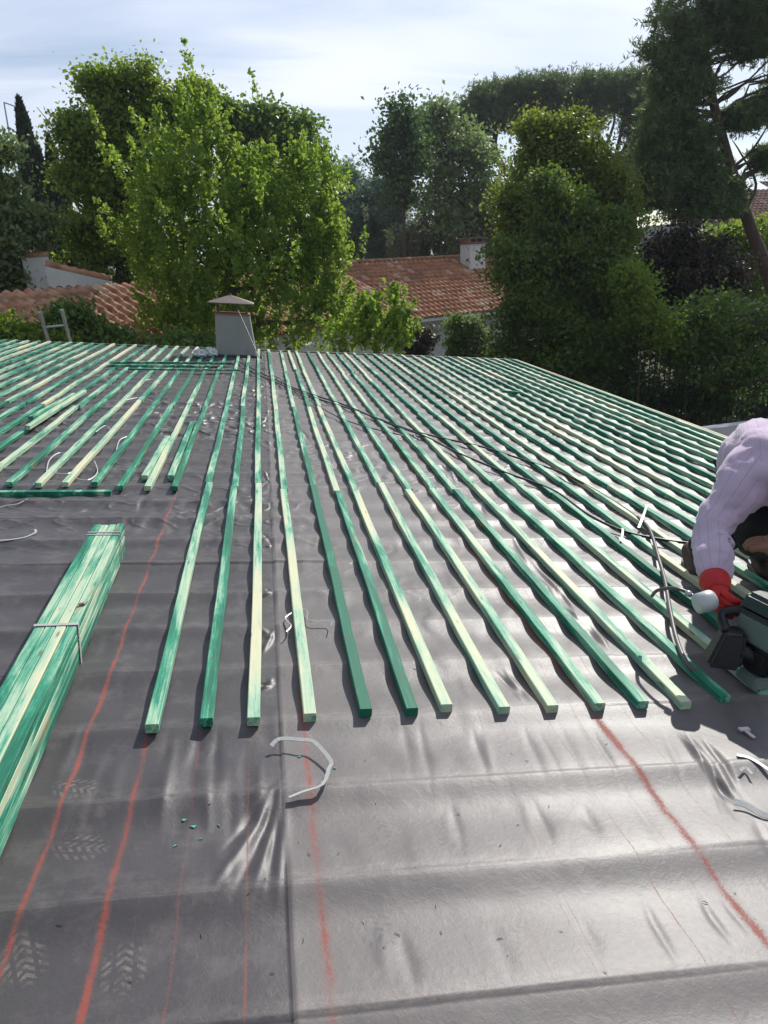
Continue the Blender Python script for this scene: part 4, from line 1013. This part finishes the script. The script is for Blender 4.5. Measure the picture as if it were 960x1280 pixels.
# far wood reads as one mass
V = []
for i in range(150):
    a_ = rng.uniform(-1.3, 1.6); Yb = rng.uniform(62, 80); hx = a_*Yb
    c = np.array([hx, Yb, 0]); n = 260; hgt = rng.uniform(4, 7.0)
    p = c+sphere_pts(n, .6)*np.array([4, 3, hgt]); p = p[p[:, 2] > 0]
    V.append(leaves_at(p, .8, .7))
V = np.concatenate(V); o = fast_mesh('far_wood', V, np.arange(len(V)), LF['dark']); tag(o, 'far belt of dark trees closing the view behind the gardens', 'woodland', kind='stuff')

# ------------------------------------------------------------------ NEIGHBOUR HOUSES
MT1 = mat_rooftile('clay_tiles_red', .24, .38, (.33, .125, .058), (.50, .24, .13)); MT2 = mat_rooftile('clay_tiles_pale', .22, .38, (.37, .17, .10), (.55, .32, .20)); MT3 = mat_rooftile('clay_tiles_brown', .3, .4, (.22, .11, .085), (.32, .18, .13))
M_WALLB = plain('neighbour_render', (.50, .51, .52), .9, .08, 2)
M_GLASS = plain('window_glass', (.03, .035, .04), .12, .2, 3)
def tiles(name, A, e, dn, L, W_, slope, mat, parent, per=.21, course=.36, amp=.055):
    "A ridge corner, e unit along ridge, dn horizontal unit downhill; returns eave corner"
    A = Vector(A); e = Vector(e); dn = Vector(dn); d = dn*math.cos(slope)-Vector((0, 0, math.sin(slope))); n_ = e.cross(d); 
    if n_.z < 0: n_ = -n_
    up_ = -d
    xs = np.arange(0, L, per/8); ys = []; hs = []
    nc = int(W_/course)
    for k in range(nc):
        for f, h in ((.0, .032), (.5, .018), (.995, .002)): ys.append((k+f)*course); hs.append(h)
    X_, Y_ = np.meshgrid(xs, ys); Hh = np.repeat(np.array(hs)[:, None], len(xs), 1)
    ph = X_/per*2*np.pi+ .25*np.sin(np.floor(Y_/course+.01)*2.1)
    wv = np.abs(np.cos(ph/2))**.7*amp+.006*np.sin(np.floor(X_/per+.5)*7.3+np.floor(Y_/course+.01)*3.1)
    P_ = np.stack([X_.ravel(), Y_.ravel()-W_, (wv+Hh).ravel()], 1)
    idx = np.arange(P_.shape[0]).reshape(X_.shape)
    Q = np.stack([idx[:-1, :-1], idx[:-1, 1:], idx[1:, 1:], idx[1:, :-1]], -1).reshape(-1)
    side_ = e if e.cross(up_).dot(n_) > 0 else -e
    M = Matrix([[side_[i], up_[i], n_[i], A[i]] for i in range(3)]+[[0, 0, 0, 1]])
    if side_ is not e and (side_-e).length > .1: M = M@Matrix.Translation((-L, 0, 0))
    o = fast_mesh(name, P_, Q, mat, None, True)
    mod = None
    o.parent = parent; o.matrix_parent_inverse = parent.matrix_world.inverted() if parent else Matrix(); o.matrix_basis = M
    return A+d*W_
def wbox(name, mat, parent, A, B, z0, z1, th):
    A = Vector((A[0], A[1], 0)); B = Vector((B[0], B[1], 0)); d = (B-A).normalized(); n_ = Vector((-d.y, d.x, 0))*th/2
    vs_ = [A-n_, B-n_, B+n_, A+n_]; m2 = MB()
    m2.add([v+Vector((0, 0, z0)) for v in vs_]+[v+Vector((0, 0, z1)) for v in vs_], [(3, 2, 1, 0), (4, 5, 6, 7), (0, 1, 5, 4), (1, 2, 6, 5), (2, 3, 7, 6), (3, 0, 4, 7)])
    return m2.build(name, mat, parent)
# --- right hand neighbour
nbh = empty('tiled_house'); tag(nbh, 'long low grey walled house with red clay tile roof in the middle', 'house')
Er = np.array(atz(613, 388, 2.8)); El = np.array(atz(463, 404, 2.8)); e_ = unit(((Er-El)*[1, 1, 0])[None])[0]; pb = np.array([-e_[1], e_[0], 0])
dep = 5.0; zr = 4.70; slp = math.atan2(zr-2.8, dep); Wr = math.hypot(zr-2.8, dep)
rl = El-e_*5.+pb*dep; rl[2] = zr; LL = 16.5
tiles('roof', rl, e_, -pb, LL, Wr+.15, slp, MT1, nbh, .24, .38, .085)
tiles('roof', rl, e_, pb, LL, Wr+.15, slp, MT1, nbh)
m2 = MB(); a = Vector(rl)+Vector((0, 0, .04)); m2.tube([a+Vector(e_)*(LL*i/60) for i in range(61)], [.085 if i % 2 else .10 for i in range(61)], 8); m2.build('ridge_tiles', MT1, nbh, True)
W0 = El-e_*4.8+pb*.45; W1 = El+e_*11.3+pb*.45; W2 = W1+pb*9.; W3 = W0+pb*9.
wbox('wall', M_WALLB, nbh, W0, W1, 0, 2.86, .2); wbox('wall', M_WALLB, nbh, W1+pb*.11, W2, 0, 2.8, .2); wbox('wall', M_WALLB, nbh, W0+pb*.11, W3, 0, 2.8, .2); wbox('wall', M_WALLB, nbh, W3, W2, 0, 2.75, .2)
G0 = El-e_*5.; G1 = El+e_*11.5
wbox('gutter', M_WHITE, nbh, G0-pb*.06, G1-pb*.06, 2.66, 2.76, .11)
for f in (.42, .62, .80):
    q = G0+(G1-G0)*f-pb*(-.28); m2 = MB(); m2.tube([(q[0], q[1], 0), (q[0], q[1], 2.6), (q[0]-pb[0]*.30, q[1]-pb[1]*.30, 2.72)], .045, 8); m2.build('downpipe', M_WHITE, nbh, True)
for px_ in (405, 372):
    q = np.array(atz(px_, 425, 2.2)); s_ = ((q-W0)@e_); q = W0+e_*s_-pb*.115
    fr = wbox('window', M_WHITE, nbh, q-e_*.75, q+e_*.75, .9, 2.25, .05); q2 = q-pb*.03
    wbox('pane', M_GLASS, fr, q2-e_*.66, q2-e_*.04, 1.0, 2.15, .03); wbox('pane', M_GLASS, fr, q2+e_*.04, q2+e_*.66, 1.0, 2.15, .03)
def pjx(P):
    q = R.T@(np.array(P)-C); return 480-F*q[0]/q[2]
cz0 = zr-1.15*math.tan(slp); s_ = min(np.arange(0, LL, .05), key=lambda z_: abs(pjx(rl+e_*z_-pb*1.15)-591)); cq = rl+e_*s_-pb*1.15
chn = wbox('chimney', M_WHITE, nbh, cq-e_*.42, cq+e_*.42, cz0-.3, cz0+.95, .62)
m2 = wbox('chimney_slab', M_CAP, chn, cq-e_*.48, cq+e_*.48, cz0+.955, cz0+1.02, .74)
for a in (-.36, 0, .36): wbox('brick_pier', MT1, chn, cq+e_*(a-.06), cq+e_*(a+.06), cz0+1.022, cz0+1.15, .5)
wbox('chimney_slab', M_CAP, chn, cq-e_*.5, cq+e_*.5, cz0+1.152, cz0+1.21, .76)
# --- left neighbour
lh = empty('tiled_cottage'); tag(lh, 'house at the left whose pale clay tile roof shows under the trees', 'house')
A_ = np.array(far(0, 363, 15.8)); B_ = np.array(far(205, 347, 18.6)); zt = (A_[2]+B_[2])/2
e2 = unit(((B_-A_)*[1, 1, 0])[None])[0]; dn2 = np.array([e2[1], -e2[0], 0])
st = A_-e2*4; st[2] = zt; L2 = 14.
tiles('roof', st, e2, dn2, L2, 3.3, math.radians(24), MT2, lh, .22, .38, .10)
tiles('roof', st, e2, -dn2, L2, 3.3, math.radians(24), MT2, lh, .22, .38, .10)
q0 = st+dn2*2.6+e2*.3; q1 = st+dn2*2.6+e2*(L2-.3); q2 = st-dn2*2.6+e2*(L2-.3); q3 = st-dn2*2.6+e2*.3
for a, b in ((q0, q1), (q1, q2), (q3, q2), (q0, q3)): wbox('wall', M_WHITE, lh, a, b, 0, zt-1.35, .2)
for (xa, xb, ya, yb, yc, Yq, nm) in ((27, 60, 323, 321, 362, 18.2, 'upper_wall'), (56, 138, 333, 352, 368, 17.4, 'gable_wall')):
    a = Vector(far(xa, ya, Yq)); b = Vector(far(xb, yb, Yq)); zb = far(xa, yc, Yq)[2]-.25
    m2 = MB(); th = Vector((0, .25, 0))
    m2.add([(a.x, a.y, zb), (b.x, b.y, zb), b, a, (a.x, a.y+.25, zb), (b.x, b.y+.25, zb), b+th, a+th], [(0, 1, 2, 3), (7, 6, 5, 4), (3, 2, 6, 7), (0, 3, 7, 4), (1, 5, 6, 2), (0, 4, 5, 1)])
    g_ = m2.build(nm, M_WHITE, lh)
    m2 = MB(); n_ = 14; m2.tube([a.lerp(b, i/n_)+Vector((0, .12, .035)) for i in range(n_+1)], [.075 if i % 2 else .10 for i in range(n_+1)], 8); m2.build('coping_tiles', MT2, g_, True)
# --- far right house
fh = empty('brown_roofed_house'); tag(fh, 'distant house with brown tiled roof behind the leaning trunk at the right edge', 'house')
Yh = 40; a = Vector(far(895, 279, Yh)); b = Vector(far(1090, 272, Yh)); zr_ = max(a.z, b.z); st_ = Vector((a.x-.2, Yh+5, zr_+2.0)); L3 = (b-a).length+6
tiles('roof', st_, (1, 0, 0), (0, -1, 0), L3, 5.4, math.atan2(2., 5.), MT3, fh, .3, .42, .08)
wbox('wall', M_WALLB, fh, (a.x+.3, Yh+.7), (a.x+L3, Yh+.7), 0, zr_+.2, .3); wbox('wall', M_WALLB, fh, (a.x+.3, Yh+.9), (a.x+.3, Yh+9), 0, zr_+.2, .3)
st2 = Vector(far(942, 226, Yh+8)); tiles('upper_roof', st2, (1, 0, 0), (0, -1, 0), 9., 2.4, math.atan2(2., 5.), MT3, fh, .3, .42, .08)
wbox('wall', M_WALLB, fh, (st2.x+.4, Yh+6.2), (st2.x+9, Yh+6.2), zr_, st2.z-.75, .3)
# --- mast
m2 = MB(); a = Vector(far(5, 128, 24)); b = Vector(far(24, 240, 24)); g0 = b+(b-a).normalized()*0; m2.tube([(b.x+.0, b.y, 0), b, a], [.03, .03, .02], 6); 
mast = m2.build('antenna_mast', M_STEEL); tag(mast, 'thin leaning metal antenna mast at the upper left beside the cypress', 'mast')
m2 = MB(); m2.tube([a, Vector(far(19, 133, 24))], .018, 6); m2.build('cross_arm', M_STEEL, mast)
# --- garden wall and railings at the right
wp = Vector(atz(800, 545, 1.7)); wq = Vector(atz(1010, 518, 1.7))
gw = wbox('garden_wall', M_WALLB, None, wp, wq, 0, 1.7, .2); tag(gw, 'pale garden wall showing between the eaves and the worker', 'wall')
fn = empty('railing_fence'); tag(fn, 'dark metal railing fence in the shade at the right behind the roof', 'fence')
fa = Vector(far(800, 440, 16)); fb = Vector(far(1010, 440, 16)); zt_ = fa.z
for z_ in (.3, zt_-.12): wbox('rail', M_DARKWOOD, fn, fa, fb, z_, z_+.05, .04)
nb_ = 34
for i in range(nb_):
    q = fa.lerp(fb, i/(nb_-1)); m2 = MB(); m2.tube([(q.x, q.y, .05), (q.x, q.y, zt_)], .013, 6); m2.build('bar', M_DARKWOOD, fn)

# ------------------------------------------------------------------ GROUND
gm, nt = newmat('garden_soil'); t = NT(nt); o_ = t.obj()
t.out(t.bsdf(t.mix(t.noise(o_, .5, 5), (.045, .05, .02), (.10, .085, .05)), .95, 0, t.bump(t.noise(o_, 3, 5), .5, .1), .2))
o = mesh_obj('ground', [(-345, -15, 0), (345, -15, 0), (345, 315, 0), (-345, 315, 0)], [(0, 1, 2, 3)], gm); tag(o, kind='structure')

# ------------------------------------------------------------------ HAZE
hm, nt = newmat('haze'); t = NT(nt); vol = t.n('ShaderNodeVolumePrincipled'); vol.inputs['Color'].default_value = (.80, .88, 1, 1)
vol.inputs['Density'].default_value = HAZE; vol.inputs['Anisotropy'].default_value = .3
oo = t.n('ShaderNodeOutputMaterial'); t.L(vol.outputs[0], oo.inputs['Volume'])
m2 = MB(); m2.box((0, 150, 13), (700, 340, 28)); o = m2.build('haze', hm); tag(o, 'thin pale daylight haze in the air over the gardens', 'haze', kind='stuff')

# ------------------------------------------------------------------ CAMERA / LIGHT / WORLD
cam = bpy.data.cameras.new('camera'); co = bpy.data.objects.new('camera', cam); link(co)
cam.sensor_fit = 'VERTICAL'; cam.sensor_height = 36; cam.lens = F*36/1280; cam.clip_end = 3000; cam.clip_start = .05
co.matrix_world = Matrix([[R[i][0], R[i][1], R[i][2], C[i]] for i in range(3)]+[[0, 0, 0, 1]])
S.camera = co
EL, AZ = math.radians(37), math.radians(37)   # azimuth clockwise from +Y
sd = Vector((math.sin(AZ)*math.cos(EL), math.cos(AZ)*math.cos(EL), math.sin(EL)))
L = bpy.data.lights.new('sun', 'SUN'); L.energy = 5.0; L.angle = math.radians(.53); L.color = (1, .965, .90)
lo = bpy.data.objects.new('sun', L); link(lo); lo.rotation_euler = sd.to_track_quat('Z', 'Y').to_euler()
W = bpy.data.worlds.new('World'); S.world = W; W.use_nodes = True
nt = W.node_tree; nt.nodes.clear(); t = NT(nt)
sky = t.n('ShaderNodeTexSky'); sky.sky_type = 'NISHITA'; sky.sun_disc = False; sky.sun_elevation = EL; sky.sun_rotation = AZ
sky.air_density = 1.0; sky.dust_density = .6; sky.ozone_density = 2
g = t.n('ShaderNodeTexCoord').outputs['Generated']; x, y, z = t.sep(g)
zz = t.m('ADD', t.m('MAXIMUM', z, 0.), .12)
cb = t.n('ShaderNodeCombineXYZ'); t.L(t.m('DIVIDE', x, zz), cb.inputs[0]); t.L(t.m('DIVIDE', y, zz), cb.inputs[1])
mp = t.n('ShaderNodeMapping'); mp.inputs['Rotation'].default_value = (0, 0, .35); mp.inputs['Scale'].default_value = (.35, 1.3, 1); t.L(cb.outputs[0], mp.inputs[0])
cl = t.noise(mp.outputs[0], .9, 7, .58, .7)
mp2 = t.n('ShaderNodeMapping'); mp2.inputs['Scale'].default_value = (.5, .6, 1); t.L(cb.outputs[0], mp2.inputs[0])
c2 = t.noise(mp2.outputs[0], .7, 4, .5, .3)
cf = t.ramp(t.m('ADD', t.m('MULTIPLY', cl, .6), t.m('MULTIPLY', c2, .45)), [(.42, .06), (.50, .52), (.58, .95)])
shade = t.mix(t.ramp(c2, [(.35, 0.), (.7, 1.)]), (5.9, 6.9, 9.0), (9.6, 9.9, 10.6))
vd = t.n('ShaderNodeVectorMath', operation='DOT_PRODUCT'); t.L(g, vd.inputs[0]); vd.inputs[1].default_value = tuple(sd)
glow = t.ramp(t.m('ADD', t.m('MULTIPLY', vd.outputs['Value'], .5), .5), [(.0, .34), (.5, .52), (.72, 1.0), (1., 1.2)])
shade = t.mix(1.0, shade, glow, 'MULTIPLY')
mixc = t.mix(cf, sky.outputs[0], shade)
bg = t.n('ShaderNodeBackground'); bg.inputs['Strength'].default_value = .1; t.L(mixc, bg.inputs[0])
wo = t.n('ShaderNodeOutputWorld'); t.L(bg.outputs[0], wo.inputs[0])
S.view_settings.view_transform = 'Standard'; S.view_settings.look = 'None'; S.view_settings.gamma = 1; S.view_settings.exposure = 0
S.view_settings.use_curve_mapping = False
S.render.engine = 'CYCLES'; S.cycles.max_bounces = 6; S.cycles.transparent_max_bounces = 4
